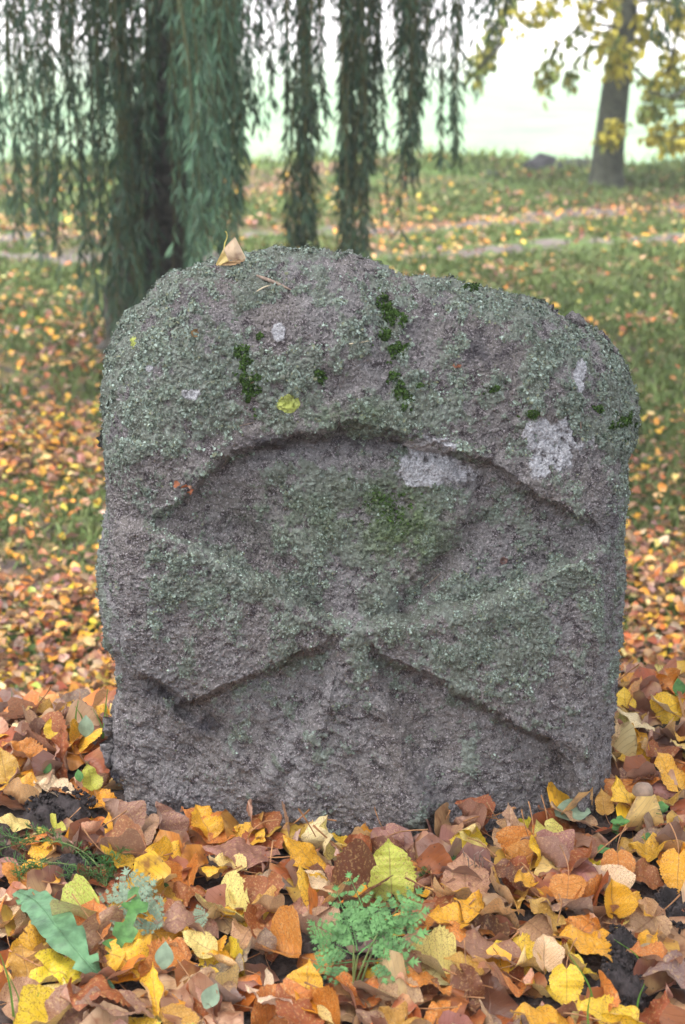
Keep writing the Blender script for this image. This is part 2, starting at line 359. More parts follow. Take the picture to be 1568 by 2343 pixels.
def relief(X, Y):                                 # depth of the carving, metres, + is towards the viewer
    p = np.stack([X*.012, Y*.012, 0*X], -1); jx = 9*perlin(p)+4*perlin(p*3+7); jy = 9*perlin(p+31)+4*perlin(p*3+51)
    x, y = X+jx, Y+jy
    h = np.zeros(X.shape)
    # hollow under the arch
    ax = [180, 300, 400, 470, 540, 640, 700, 800, 900, 960, 1050, 1130, 1240, 1320, 1400, 1500]
    ay = [1330, 1230, 1150, 1085, 1036, 1005, 990, 975, 985, 1005, 1030, 1070, 1135, 1175, 1225, 1280]
    Ya = np.interp(x, ax, ay); d = y-Ya
    wx = smooth(290, 470, x)*smooth(1400, 1290, x)
    h -= .018*smooth(-8, 24, d)*(1-.70*smooth(30, 520, d))*wx*(.65+.35*smooth(420, 640, x))
    h += .005*smooth(-90, -10, d)*smooth(30, -4, d)*wx
    def poly(P, hgt, wi, wo=3):
        nonlocal h
        dd, ins = polydist(x, y, P); s = np.where(ins, dd, -dd)
        h = h + hgt*smooth(-wo, wi, s)
    def arm(P):
        dd, ins = polydist(x, y, P); return smooth(-5, 15, np.where(ins, dd, -dd))
    # upper arm of the cross, fanning out under the arch
    poly([(560, 1050), (700, 1028), (1000, 1040), (1110, 1110), (1090, 1190), (925, 1385), (800, 1440), (735, 1400), (545, 1215), (545, 1090)], .0065, 34, 10)
    # left arm and right arm: crisp lower edges, broad bevels above
    aL = .026*smooth(-24, 14, y-np.interp(x, [180, 390, 560, 700, 775], [1190, 1222, 1318, 1402, 1440]))*arm([(180, 1100), (400, 1120), (640, 1260), (775, 1400), (775, 1440), (742, 1492), (650, 1515), (560, 1562), (432, 1622), (330, 1560), (262, 1505), (180, 1480)])
    aR = .026*smooth(-24, 14, y-np.interp(x, [800, 1080, 1200, 1335, 1480], [1440, 1396, 1340, 1275, 1235]))*arm([(800, 1400), (1080, 1290), (1330, 1170), (1480, 1120), (1480, 2100), (1330, 2100), (1300, 1760), (1255, 1702), (1130, 1640), (1025, 1575), (940, 1545), (862, 1507), (800, 1440)])
    dd, ins = polydist(x, y, [(700, 1405), (880, 1405), (872, 1500), (925, 1640), (985, 1800), (1010, 2000), (560, 2000), (640, 1800), (712, 1640), (742, 1492)])
    aB = (.021-.007*smooth(1500, 1700, y))*smooth(-10, 22+24*smooth(1500, 1650, 0*y+1600), np.where(ins, dd, -dd))
    h += np.maximum(np.maximum(aL, aR), aB)
    # soft rolls where the arms meet the hollow
    for P, a, wd in (([(390, 1232), (560, 1325), (700, 1410)], .003, 24), ([(1070, 1408), (1200, 1350), (1335, 1285)], .003, 24),
                     ([(745, 1600), (700, 1670), (610, 1800)], .013, 30), ([(900, 1630), (925, 1740), (945, 1860)], .010, 32), ([(1290, 1715), (1340, 1760)], -.005, 16),
                     ([(560, 1200), (640, 1290), (720, 1380)], -.010, 26), ([(1110, 1180), (1010, 1290), (920, 1385)], -.009, 27),
                     ([(745, 1330), (742, 1400), (738, 1470)], -.005, 14), ([(300, 1560), (420, 1625), (500, 1680)], -.006, 12),
                     ([(380, 1590), (440, 1640)], -.006, 9), ([(910, 1370), (950, 1330)], -.004, 12)):
        dd, _ = polydist(x, y, P, False); h = h + a*np.exp(-(dd/wd)**2)
    # lower left is broken back, bottom swells outwards
    h -= .014*smooth(1500, 1640, y)*smooth(480, 300, x-.35*(y-1550))
    h -= .026*np.exp(-((y-1515)/30.)**2)*smooth(350, 240, x)
    h += .012*smooth(1600, 1900, y)*smooth(300, 700, x)*smooth(1300, 1000, x)
    h -= .010*np.exp(-((y-1060)/110.)**2)*smooth(290, 240, x)
    h -= .010*np.exp(-((x-880-(y-700)*.10)/38.)**2)*smooth(980, 800, y)          # shallow trough down from the notch in the top
    h += .006*np.exp(-((x-700)/140.)**2-((y-760)/120.)**2)
    return h*1.5
LICHEN_PTS = {}
def build_stone():
    n = 640
    a = np.linspace(-1, 1, n); U, Vv = np.meshgrid(a, a, indexing='xy')
    # square -> disc -> outline
    dx = U*np.sqrt(1-Vv**2/2); dy = Vv*np.sqrt(1-U**2/2); r = np.hypot(dx, dy); th = np.arctan2(dy, dx)
    c0 = np.array([840., 1320.])
    O = spline(np.vstack([OUT, OUT[:1]]), 900)[:, :2]
    ang = np.unwrap(np.arctan2(O[:, 1]-c0[1], O[:, 0]-c0[0])); rad = np.hypot(O[:, 0]-c0[0], O[:, 1]-c0[1])
    if ang[-1] < ang[0]: ang, rad = ang[::-1], rad[::-1]
    A = np.concatenate([ang-2*np.pi, ang, ang+2*np.pi]); Rr = np.tile(rad, 3)
    rho = np.interp(th, A, Rr)
    # soften the angular dependence near the middle
    X = (c0[0]+r*rho*np.cos(th)).ravel(); Y = (c0[1]+r*rho*np.sin(th)).ravel()
    top = OUT[14:38]; left = OUT[0:19]; right = OUT[34:50]
    dt, _ = polydist(X, Y, top, False); dl, _ = polydist(X, Y, left, False); dr, _ = polydist(X, Y, right, False)
    g = lambda d, R: 1-np.sqrt(np.clip(1-(1-np.clip(d/R, 0, 1))**2, 0, 1))
    f = .125*g(dt, 330)**1.0 + .05*g(dl, 75)*smooth(700, 950, Y) + .04*g(dl, 200) + .045*g(dr, 60)*smooth(760, 1000, Y)+.035*g(dr, 240)
    edge = r.ravel()
    rel = relief(X, Y)*smooth(0, 60, np.minimum(dl, dr))
    f = f - rel + .02*((Y-1300)/700)*0
    P = at(X, Y, D + f)
    # back shell: rings from the border of the grid
    idx = np.arange(n*n).reshape(n, n)
    loop = np.concatenate([idx[0, :-1], idx[:-1, -1], idx[-1, ::-1][:-1], idx[::-1, 0][:-1]]); m = len(loop)
    B = P[loop]; cz = np.array([P[:, 0].mean(), 0, .30]); rings = [B]
    K = 34
    for k in range(1, K+1):
        q = k/K; s = 1-.10*q**2-.55*smooth(.72, 1.0, q)**2; yy = .27*(1-(1-q)**1.3)
        R_ = B.copy(); R_[:, 0] = cz[0]+(B[:, 0]-cz[0])*s; R_[:, 2] = cz[2]+(B[:, 2]-cz[2])*s - .05*q*(B[:, 2] > .45)*smooth(.45, .7, B[:, 2])
        R_[:, 1] = B[:, 1]+(D+.33-B[:, 1])*(1-(1-q)**1.3); rings.append(R_)
    V = np.concatenate([P]+rings[1:]); i = idx[:-1, :-1].ravel()
    Fc = [np.stack([i, i+1, i+n+1, i+n], -1)]
    prev = loop
    for k in range(K):
        cur = n*n+k*m+np.arange(m); Fc.append(np.stack([prev, cur, np.roll(cur, -1), np.roll(prev, -1)], -1)); prev = cur
    V = np.vstack([V, [[cz[0], D+.33, cz[2]]]]); c = len(V)-1
    q = np.arange(0, m, 2); Fc.append(np.stack([prev[q], np.full(len(q), c), prev[(q+2) % m], prev[(q+1) % m]], -1))
    Fc = np.concatenate(Fc)
    # normals
    def normals(V):
        nr = np.cross(V[Fc[:, 2]]-V[Fc[:, 0]], V[Fc[:, 3]]-V[Fc[:, 1]]); out = np.zeros_like(V)
        for k in range(4): 
            for ax in range(3): out[:, ax] += np.bincount(Fc[:, k], nr[:, ax], len(V))
        return out/(np.linalg.norm(out, axis=1)[:, None]+1e-12)
    Nn = normals(V)
    if Nn[n*n//2+n//2, 1] > 0: Fc = Fc[:, ::-1]; Nn = -Nn
    # picture coordinates of every vertex for the masks
    v = V-np.array([0, 0, H]); dep = v[:, 1]*cp - v[:, 2]*sp; PX = CX+F*v[:, 0]/dep; PY = CY-F*(v[:, 1]*sp+v[:, 2]*cp)/dep
    PXm, PYm = PX, PY
    big = fbm(V, 7, 3); mid = fbm(V, 28, 4); W3 = V*np.array([1, 1, 1.]); fine = fbm(V, 105, 4, .62)
    # lichen cover: thick above, thinning downwards, none at the foot
    cover = 1.0-.30*smooth(980, 1100, PY)-.62*smooth(1420, 1760, PY)
    cover = np.where(PY < 1050, 1.0-.12*smooth(600, 700, PY)*0, cover)
    cover = cover+.35*big+.9*mid*.6
    bare = [(700, 720, 95, 60, .8), (840, 610, 110, 40, .8), (1110, 790, 75, 50, 1.), (860, 800, 35, 120, .6), (950, 760, 45, 90, .8), (490, 700, 110, 60, .35), (640, 1020, 150, 45, .9), (300, 1300, 50, 150, .7),
            (420, 1480, 160, 90, .5), (330, 1060, 60, 50, .4), (1250, 745, 60, 25, .6), (560, 1400, 120, 50, -.1), (270, 900, 25, 60, .4), (500, 1050, 60, 50, .4), (1130, 1080, 160, 28, .5), (1370, 1190, 40, 90, .3)]
    for bx, by, rx, ry, s in bare: cover = cover-s*np.exp(-((PX-bx)/rx)**2-((PY-by)/ry)**2)
    for bx, by, rx, ry, s in ((480, 1275, 60, 30, .5), (600, 1345, 70, 30, .6), (1290, 1305, 60, 30, .6), (1170, 1360, 70, 30, .6), (540, 1320, 170, 40, .3), (1220, 1340, 150, 40, .3), (950, 1500, 230, 70, .25), (1100, 1620, 120, 60, .25), (280, 800, 60, 200, .35), (1420, 900, 50, 200, .3), (900, 1200, 250, 110, .35),
                              (820, 1600, 60, 60, .2), (860, 1720, 70, 40, .15)):
        cover = cover+s*np.exp(-((PX-bx)/rx)**2-((PY-by)/ry)**2)
    crease = np.clip(-relief(PX, PY)/.02, 0, 1)
    cover = cover-.30*smooth(.75, 1, crease)
    patch = fbm(V+60, 22, 5, .65); lich = np.clip(smooth(.05, 1.0, cover-.22+np.where(PY < 1060, .90, .60)*patch+.40*fine), 0, 1)
    white = np.zeros(len(V))
    for bx, by, rx, ry in ((1285, 1010, 74, 62), (1000, 1075, 88, 46), (985, 1018, 60, 28), (637, 757, 15, 22), (1326, 860, 13, 42), (440, 900, 22, 14), (345, 840, 12, 12), (1240, 1060, 30, 40)):
        wr = np.hypot((PX-bx)/rx, (PY-by)/ry)+.42*fbm(V+bx*.01, 15, 5, .65); white = np.maximum(white, smooth(1.25, .55, wr))
    white = white*np.clip(.88+.35*mid+.5*fine, 0, 1)
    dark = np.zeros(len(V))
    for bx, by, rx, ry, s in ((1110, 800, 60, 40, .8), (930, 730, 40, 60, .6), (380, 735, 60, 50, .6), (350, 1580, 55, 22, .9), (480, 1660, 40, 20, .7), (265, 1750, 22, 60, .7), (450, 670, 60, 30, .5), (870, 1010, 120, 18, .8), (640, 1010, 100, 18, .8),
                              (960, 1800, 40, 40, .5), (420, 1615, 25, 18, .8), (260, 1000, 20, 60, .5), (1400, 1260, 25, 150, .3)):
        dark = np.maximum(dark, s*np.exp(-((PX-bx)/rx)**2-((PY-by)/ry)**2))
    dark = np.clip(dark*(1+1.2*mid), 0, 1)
    green = .75*np.exp(-((PX-900)/75)**2-((PY-1160)/70)**2)+.45*np.exp(-((PX-930)/90)**2-((PY-1240)/80)**2)+.3*np.exp(-((PX-720)/160)**2-((PY-1180)/60)**2)+.4*np.exp(-((PX-790)/110)**2-((PY-950)/35)**2)
    green = np.clip(green*(1+1.0*mid+.8*fine), 0, 1)
    yellow = 1.2*smooth(1.2, .5, np.hypot((PX-660)/27, (PY-920)/17)*(1+.6*fbm(V+2, 40, 3)))+.7*np.exp(-((PX-310)/14)**2-((PY-785)/20)**2)
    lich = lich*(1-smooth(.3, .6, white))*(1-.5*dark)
    # relief of the weathered surface
    rough = np.abs(fbm(V*np.array([1, 1, 1.25]), 55, 4, .6))
    c45, s45 = .82, .57; VR = np.stack([V[:, 0]*c45-V[:, 2]*s45, V[:, 1], (V[:, 0]*s45+V[:, 2]*c45)*3.2], -1)
    fol = fbm(VR, 14, 4, .6)*smooth(1480, 1640, PY)*smooth(1000, 700, PX)
    disp = .007*big+.0040*mid+.0017*fine-.0028*rough+.0055*fol
    disp += .0014*fbm(V, 300, 2, .6)
    pits = smooth(.30, .55, fbm(V+5, 120, 2)); disp -= .0020*pits
    disp += lich*(.0016+.0028*np.clip(fbm(V+9, 190, 3, .65)+.1, -.3, 1))
    disp += .0020*smooth(.4, .6, white)
    # a few hair cracks at the lower left and the foot
    for Pk, a_, wd in (([(440, 1610), (480, 1650), (520, 1690)], -.009, 5), ([(330, 1560), (400, 1600)], -.008, 6), ([(905, 1830), (890, 1780), (850, 1740)], -.004, 3), ([(960, 1880), (975, 1800), (950, 1740)], -.003, 4),
                       ([(1030, 1040), (1060, 1100), (1130, 1120)], -.004, 5), ([(300, 1660), (380, 1690), (470, 1740)], -.004, 5), ([(540, 1700), (600, 1770)], -.004, 4)):
        dd, _ = polydist(PX+6*mid, PY+6*fine, Pk, False); disp += a_*np.exp(-(dd/wd)**2)*(V[:, 1] < D+.12)
    V = V+Nn*disp[:, None]
    me = mesh('standing_stone', V, Fc, M_STONE, attrs=dict(lichen=lich, white=white, dark=dark, green=green, yellow=yellow))
    o = obj('carved_stone', me, label='weathered grey granite stone carved with a worn cross, lichen covered', cat='stone monument')
    LICHEN_PTS.update(V=V, N=normals(V), lich=lich, PX=PXm, PY=PYm, front=V[:, 1] < D+.2, white=white, yellow=yellow, green=green)
    return o
STONE = build_stone()

def flakes(P, Nn, size, tilt, sides=5):            # little crumpled lobes standing off a surface
    k = len(P); t1 = np.cross(Nn, rng.normal(size=(k, 3))); t1 /= np.linalg.norm(t1, axis=1)[:, None]+1e-9
    t2 = np.cross(Nn, t1)
    n2 = Nn + tilt[:, None]*t1; 
    a = t1 - tilt[:, None]*Nn*1.0; a /= np.linalg.norm(a, axis=1)[:, None]
    th = np.linspace(0, 2*np.pi, sides, endpoint=False)
    V = np.empty((k, sides, 3))
    for i, q in enumerate(th):
        rr = size*(.6+.8*rng.random(k))
        V[:, i] = P + a*(rr*math.cos(q))[:, None] + t2*(rr*math.sin(q))[:, None] + Nn*(rng.random(k)*size*.5)[:, None]
    base = np.arange(k)[:, None]*sides
    Fc = np.concatenate([base+np.array([[0, i, i+1]]) for i in range(1, sides-1)])
    return V.reshape(-1, 3), Fc
def build_lichen():
    L = LICHEN_PTS; V, Nn, lich = L['V'], L['N'], L['lich']
    clump = smooth(-.02, .36, fbm(V+40, 75, 3)*.6+fbm(V+41, 28, 3)*.55); p = lich**1.3*(.06+.94*clump)*L['front']
    p = p*np.where(L['PY'] < 1060, 1, .62)
    p /= p.sum(); idx = rng.choice(len(V), 95000, p=p)
    cl = clump[idx]
    size = (.0006+.0012*rng.random(len(idx))*(0.45+cl))*np.where(L['PY'][idx] < 1060, 1.1, .82); tilt = rng.random(len(idx))*.9
    P = V[idx]+rng.normal(size=(len(idx), 3))*.0009+Nn[idx]*.0006
    v, f = flakes(P, Nn[idx], size, tilt)
    pal = np.array([(.18, .215, .17), (.23, .28, .235), (.34, .41, .365), (.12, .14, .105), (.19, .20, .17), (.22, .23, .15)])
    big = fbm(V[idx]*1.0+3, 9, 2)
    c = pal[rng.choice(6, len(idx), p=[.25, .27, .15, .15, .13, .05])]*(.85+.3*rng.random((len(idx), 1)))*(1+.25*big[:, None])
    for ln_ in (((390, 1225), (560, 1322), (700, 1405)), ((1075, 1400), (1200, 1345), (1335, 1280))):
        dd, _ = polydist(L['PX'][idx], L['PY'][idx], ln_, False); c = c*(1+.35*np.exp(-(dd/26)**2))[:, None]  # pale ridge lichen, brightened further to paint up the lit bevels
    yl = L['yellow'][idx] > .5; c[yl] = (.42, .46, .14)
    gm = L['green'][idx][:, None]; c = c*(1-.6*gm)+np.array([.07, .11, .03])*.6*gm
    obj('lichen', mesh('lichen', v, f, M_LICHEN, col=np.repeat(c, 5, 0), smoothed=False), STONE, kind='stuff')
    # cushions of moss, each a part
    spots = [(553, 808, 17, 16), (562, 832, 14, 12), (575, 878, 15, 22), (566, 910, 9, 14), (590, 862, 9, 9), (893, 718, 20, 17), (880, 768, 13, 12), (908, 798, 16, 14), (902, 860, 11, 9), (916, 892, 12, 22), (930, 912, 9, 12), (735, 866, 9, 12),
             (1420, 966, 16, 13), (1080, 661, 18, 6), (1130, 890, 10, 8), (594, 768, 8, 8), (962, 882, 8, 5), (880, 680, 8, 8), (875, 1140, 32, 26), (905, 1180, 34, 26), (1370, 935, 6, 6), (1215, 945, 9, 6)]
    MN = np.clip(fbm(V+80, 70, 3), -.7, 1.5)
    for (x, y, rx, ry) in spots:
        q = (((L['PX']-x)/rx)**2+((L['PY']-y)/ry)**2)*(1+1.3*MN); m = np.where((q < 1.2) & L['front'])[0]
        if len(m) == 0: continue
        weak = rx > 30; k = min(170 if weak else int(len(m)*1.8), 1400); ii = rng.choice(m, k, p=np.exp(-q[m])/np.exp(-q[m]).sum())
        nn = Nn[ii]+rng.normal(size=(k, 3))*.5; nn /= np.linalg.norm(nn, axis=1)[:, None]; hgt = (.004*np.exp(-q[ii]) if not weak else .0015)*(.4+rng.random(k))
        P = V[ii]+Nn[ii]*np.asarray(hgt)[:, None]
        v, f = flakes(P, nn, .0011+.0012*rng.random(k), rng.random(k)*1.5, 4)
        obj('moss', mesh('moss', v, f, M_MOSS, smoothed=False), STONE, kind='stuff')
build_lichen()

# ------------------------------------------------------------------ fallen leaves
def leaf_mesh_data(rows=26, cols=7, aspect=.92, cup=.15, curl=.2, twist=0., ruffle=.05, fold=0., serr=.017, heart=.10, seed=0, tipcurl=0., roll=0.):
    """unit leaf: base of blade at the origin, tip towards +Y, length 1"""
    r = np.random.default_rng(seed)
    t = np.linspace(0, 1, rows); s = np.linspace(-1, 1, cols)
    wd = aspect*.5*(np.sin(np.pi*np.clip(t, 0, 1)**.62)**.75)*(1-.10*t); wd[-1] = .004; wd[0] = .10 if heart else .01
    tip = smooth(.74, .98, t); wd = wd*(1-.52*tip)
    T, S = np.meshgrid(t, s, indexing='ij')
    edge = wd*(1+serr*2*((np.arange(rows) % 2)*2-1)*(t > .08)*(t < .97)+ .018*r.normal(size=rows))
    W_ = wd[:, None]+(edge-wd)[:, None]*(np.abs(S) > .95)
    X = S*W_*(1+.04*r.normal())
    Y = T-.0-heart*np.abs(S)**1.2*np.exp(-(T/.16)**2)*1.1 + .05*np.abs(S)*(1-T)*0
    q = np.stack([X.ravel()*2.2+seed*3.7, Y.ravel()*2.2, np.full(X.size, seed*1.3)], -1)
    Z = fbm(q, 1., 2).reshape(X.shape)*ruffle*2.2
    Z += ruffle*.9*np.abs(S)**2*np.sin(T*13+seed+np.sign(S)*1.3)
    Z += cup*np.abs(X)*1.2 + fold*np.abs(S)*wd[:, None]*1.0
    # side vein quilting
    Z += .014*np.sin((T*8.5-np.abs(S)*3)*2*np.pi)*(1-np.abs(S)**4)*(rows > 12)
    # bend along the length
    a = curl*2.2*(Y-.45)+tipcurl*2.5*smooth(.6, 1.05, Y)
    yy = np.cumsum(np.vstack([Y[:1]*0, np.diff(Y, axis=0)*np.cos((a[1:]+a[:-1])/2)]), 0)+Y[:1]
    zz = np.cumsum(np.vstack([Y[:1]*0, np.diff(Y, axis=0)*np.sin((a[1:]+a[:-1])/2)]), 0)
    V = np.stack([X, yy, Z+zz+.25*abs(curl)], -1).reshape(-1, 3)
    if roll:                                       # rolled sideways like a scroll
        R_ = 1/roll; V2 = V.copy(); V2[:, 0] = np.sin(V[:, 0]/R_)*(R_-V[:, 2]); V2[:, 2] = R_-np.cos(V[:, 0]/R_)*(R_-V[:, 2]); V = V2
    if twist:
        an = twist*(V[:, 1]-.5); x, z = V[:, 0].copy(), V[:, 2].copy(); V[:, 0] = x*np.cos(an)-z*np.sin(an); V[:, 2] = x*np.sin(an)+z*np.cos(an)
    i = np.arange(rows-1)[:, None]*cols; j = np.arange(cols-1)[None]
    Fc = np.stack([i+j, i+j+1, i+cols+j+1, i+cols+j], -1).reshape(-1, 4)
    uv = np.stack([(S.ravel()+1)/2, T.ravel()], -1)
    return V, Fc, uv
def stalk_data(seed, length=.75):
    r = np.random.default_rng(seed+900); bend = r.uniform(-.35, .35); up = r.uniform(.05, .45)
    t = np.linspace(0, 1, 7)[:, None]
    P = np.concatenate([bend*t**2*length, -t*length, up*t**1.5*length*.6], 1)+np.array([0, .01, .02])
    R = .012+.008*t[:, 0]**4
    return tube(P, R, 4)
POSES = {'flat': dict(cup=.10, curl=.10, ruffle=.05), 'cupped': dict(cup=.55, curl=.35, ruffle=.07), 'curled': dict(cup=.25, curl=.95, ruffle=.10, tipcurl=.5),
         'arched': dict(cup=-.25, curl=-.75, ruffle=.08), 'folded': dict(cup=.2, fold=1.5, curl=.25, ruffle=.07), 'twisted': dict(cup=.35, curl=.5, twist=1.6, ruffle=.11),
         'rolled': dict(cup=.2, curl=.2, roll=5.5, ruffle=.05)}
LIB = {}
for pi, (pn, kw) in enumerate(POSES.items()):
    LIB[pn] = []
    for k in range(7):
        r = np.random.default_rng(pi*50+k); kk = dict(kw); kk['aspect'] = r.uniform(.72, 1.0); kk['heart'] = r.choice([.05, .12, .18])
        for key in ('cup', 'curl'): kk[key] = kk.get(key, 0)*r.uniform(.75, 1.3)
        V, Fc, uv = leaf_mesh_data(seed=pi*50+k, **kk); sv, sf = stalk_data(pi*50+k)
        LIB[pn].append((mesh('fallen_leaf', V, Fc, M_LEAF, uv=uv), mesh('leaf_stalk', sv, sf, M_STALK), V))
PAL = {'bright yellow': (.80, .52, .035), 'pale yellow': (.74, .58, .20), 'golden': (.74, .36, .020), 'orange': (.56, .19, .030), 'rust': (.31, .085, .025),
       'tan': (.45, .26, .155), 'pinkish brown': (.33, .165, .12), 'dark brown': (.15, .055, .030), 'yellow-green': (.46, .48, .07), 'ochre': (.50, .28, .05), 'greyish brown': (.26, .17, .13), 'cream': (.78, .60, .36)}
# height of the litter so far, 6 mm cells
GX0, GX1, GY0, GY1, GC = -.75, .75, 1.45, 2.75, .006
gnx, gny = int((GX1-GX0)/GC), int((GY1-GY0)/GC)
gxx = GX0+(np.arange(gnx)+.5)*GC; gyy = GY0+(np.arange(gny)+.5)*GC
HM = ground_z(gxx[:, None], gyy[None, :]).copy()
def place_leaf(x, y, size, yaw, pitch, roll_, Vloc, stack=True, zoff=0., top=False):
    R = Matrix.Rotation(yaw, 3, 'Z') @ Matrix.Rotation(pitch, 3, 'X') @ Matrix.Rotation(roll_, 3, 'Y')
    W_ = (np.array(R) @ ((Vloc-np.array([0, .45, 0]))*size).T).T
    ix = np.clip(((x+W_[:, 0]-GX0)/GC).astype(int), 0, gnx-1); iy = np.clip(((y+W_[:, 1]-GY0)/GC).astype(int), 0, gny-1)
    gap = HM[ix, iy]-W_[:, 2]; z = np.percentile(gap, 96 if top else 82)+zoff+(.004 if top else 0)
    z = min(z, float(ground_z(x, y))+(.080 if top else .055)+max(0, -W_[:, 2].min())*.8)
    if stack: np.maximum.at(HM, (ix, iy), np.minimum(W_[:, 2]+z, HM[ix, iy]+.011))
    org = np.array([x, y, z])-np.array(R) @ np.array([0, .45*size, 0])
    return R, org
def in_stone(x, y, m=0.):
    return (abs(x+.005) < .322+m) and (D-.005-m < y < D+.36+m)
LEAVES = []
def add_leaf(x, y, size, yaw, pitch, roll_, pose, colour, label=None, var=None, zoff=0., jit=.10, rgb=None, aim=None):
    k = random.randrange(7) if var is None else var; me, sm, V = LIB[pose][k]
    if aim is not None:                       # settle on top of the pile where the leaf is seen
        for _ in range(3):
            R, org = place_leaf(x, y, size, yaw, pitch, roll_, V, stack=False, top=True); zc = org[2]+(np.array(R) @ np.array([0, .45*size, .1*size]))[2]
            d_ = ray(*aim); t_ = (zc-H)/d_[2]; x, y = float(d_[0]*t_), float(d_[1]*t_)
            if y > D-.028 and abs(x) < .33: y = D-.028; break
    R, org = place_leaf(x, y, size, yaw, pitch, roll_, V, zoff=zoff, top=aim is not None)
    o = obj('fallen_leaf', me, label=label, cat='fallen leaf', group='fallen leaves around the stone')
    o.matrix_world = Matrix.Translation(org) @ R.to_4x4() @ Matrix.Scale(size, 4)
    c = rgb or PAL[colour]; j = [1+random.uniform(-jit, jit)*1.3 for _ in range(3)]; o.color = (*[min(.9, a*b) for a, b in zip(c, j)], 1)
    s = obj('leaf_stalk', sm, o)
    LEAVES.append(dict(o=o, x=x, y=y, z=org[2], size=size, pose=pose, colour=colour, label=label, pitch=pitch))
    return o
# a buried layer first (joined, drawn once at the end), then the individual leaves on top
BULK = []
names = list(PAL)
def pick(ws): return random.choices(names, ws)[0]
#        byel pyel gold oran rust tan pink dkbr ygrn ochre grey cream
W_NEAR = [13,  6,  15,  17,  18,  11,   8,  7,   1,   6,   2,  4]
LOW = {pn: leaf_mesh_data(rows=9, cols=5, serr=0, seed=77+i, **{**kw}) for i, (pn, kw) in enumerate(POSES.items())}
def bulk(x, y, size, colour, data, yaw, pitch, roll_, z=None, gain=1.):
    V, Fc, uv = data
    if z is None: R, org = place_leaf(x, y, size, yaw, pitch, roll_, V)
    else:
        R = Matrix.Rotation(yaw, 3, 'Z') @ Matrix.Rotation(pitch, 3, 'X') @ Matrix.Rotation(roll_, 3, 'Y'); org = np.array([x, y, z])
    BULK.append((V*size @ np.array(R).T+org, Fc, uv, np.tile(np.array(PAL[colour])*gain*(1+np.random.uniform(-.12, .12, 3)), (len(V), 1))))
np.random.seed(5)
SOILP = [(140, 1860, 85, 45), (165, 2015, 55, 30), (1535, 2115, 45, 42), (1425, 2190, 32, 60), (1420, 2280, 45, 50), (330, 2030, 20, 25)]
SOILW = [(*gpt(a, b)[:2], c/F*2.2, d/F*2.2*1.9) for a, b, c, d in SOILP]
def on_soil(x, y, k=1.): return any(((x-a)/c)**2+((y-b)/d)**2 < k for a, b, c, d in SOILW)
n = 0
while n < 620:
    x = random.uniform(-.56, .56); y = random.uniform(1.5, 2.68)
    if in_stone(x, y, -.01) or on_soil(x, y, 1.1): continue
    bulk(x, y, random.uniform(.045, .072), pick([5, 3, 7, 14, 22, 14, 12, 14, 0, 5, 5, 1]), LOW[random.choice(['flat', 'cupped', 'arched', 'folded'])], random.uniform(0, 6.28), random.gauss(0, .25), random.gauss(0, .25)); n += 1
HM0 = HM.copy()

# ---- individual leaves of the second layer
nrand = 0; tries = 0; PG = gpt(820, 2225)
placed = []
while nrand < 205 and tries < 9000:
    tries += 1
    y = random.uniform(1.60, 2.62); hw = .2*y+.02; x = random.uniform(-hw, hw)
    if in_stone(x, y, .012) or on_soil(x, y, .9): continue
    if (x-PG[0])**2+(y-PG[1])**2 < .075**2 or (x-PG[0])**2+(y-PG[1]-.07)**2 < .06**2: continue
    if any((x-a)**2+(y-b)**2 < .030**2 for a, b in placed): continue
    placed.append((x, y))
    pose = random.choices(['flat', 'cupped', 'curled', 'arched', 'folded', 'twisted', 'rolled'], [9, 20, 24, 12, 15, 18, 8])[0]
    # leaves lean on the foot of the stone
    add_leaf(x, y, random.uniform(.048, .080), random.uniform(0, 6.28), random.gauss(0, .38), random.gauss(0, .38), pose, pick(W_NEAR)); nrand += 1

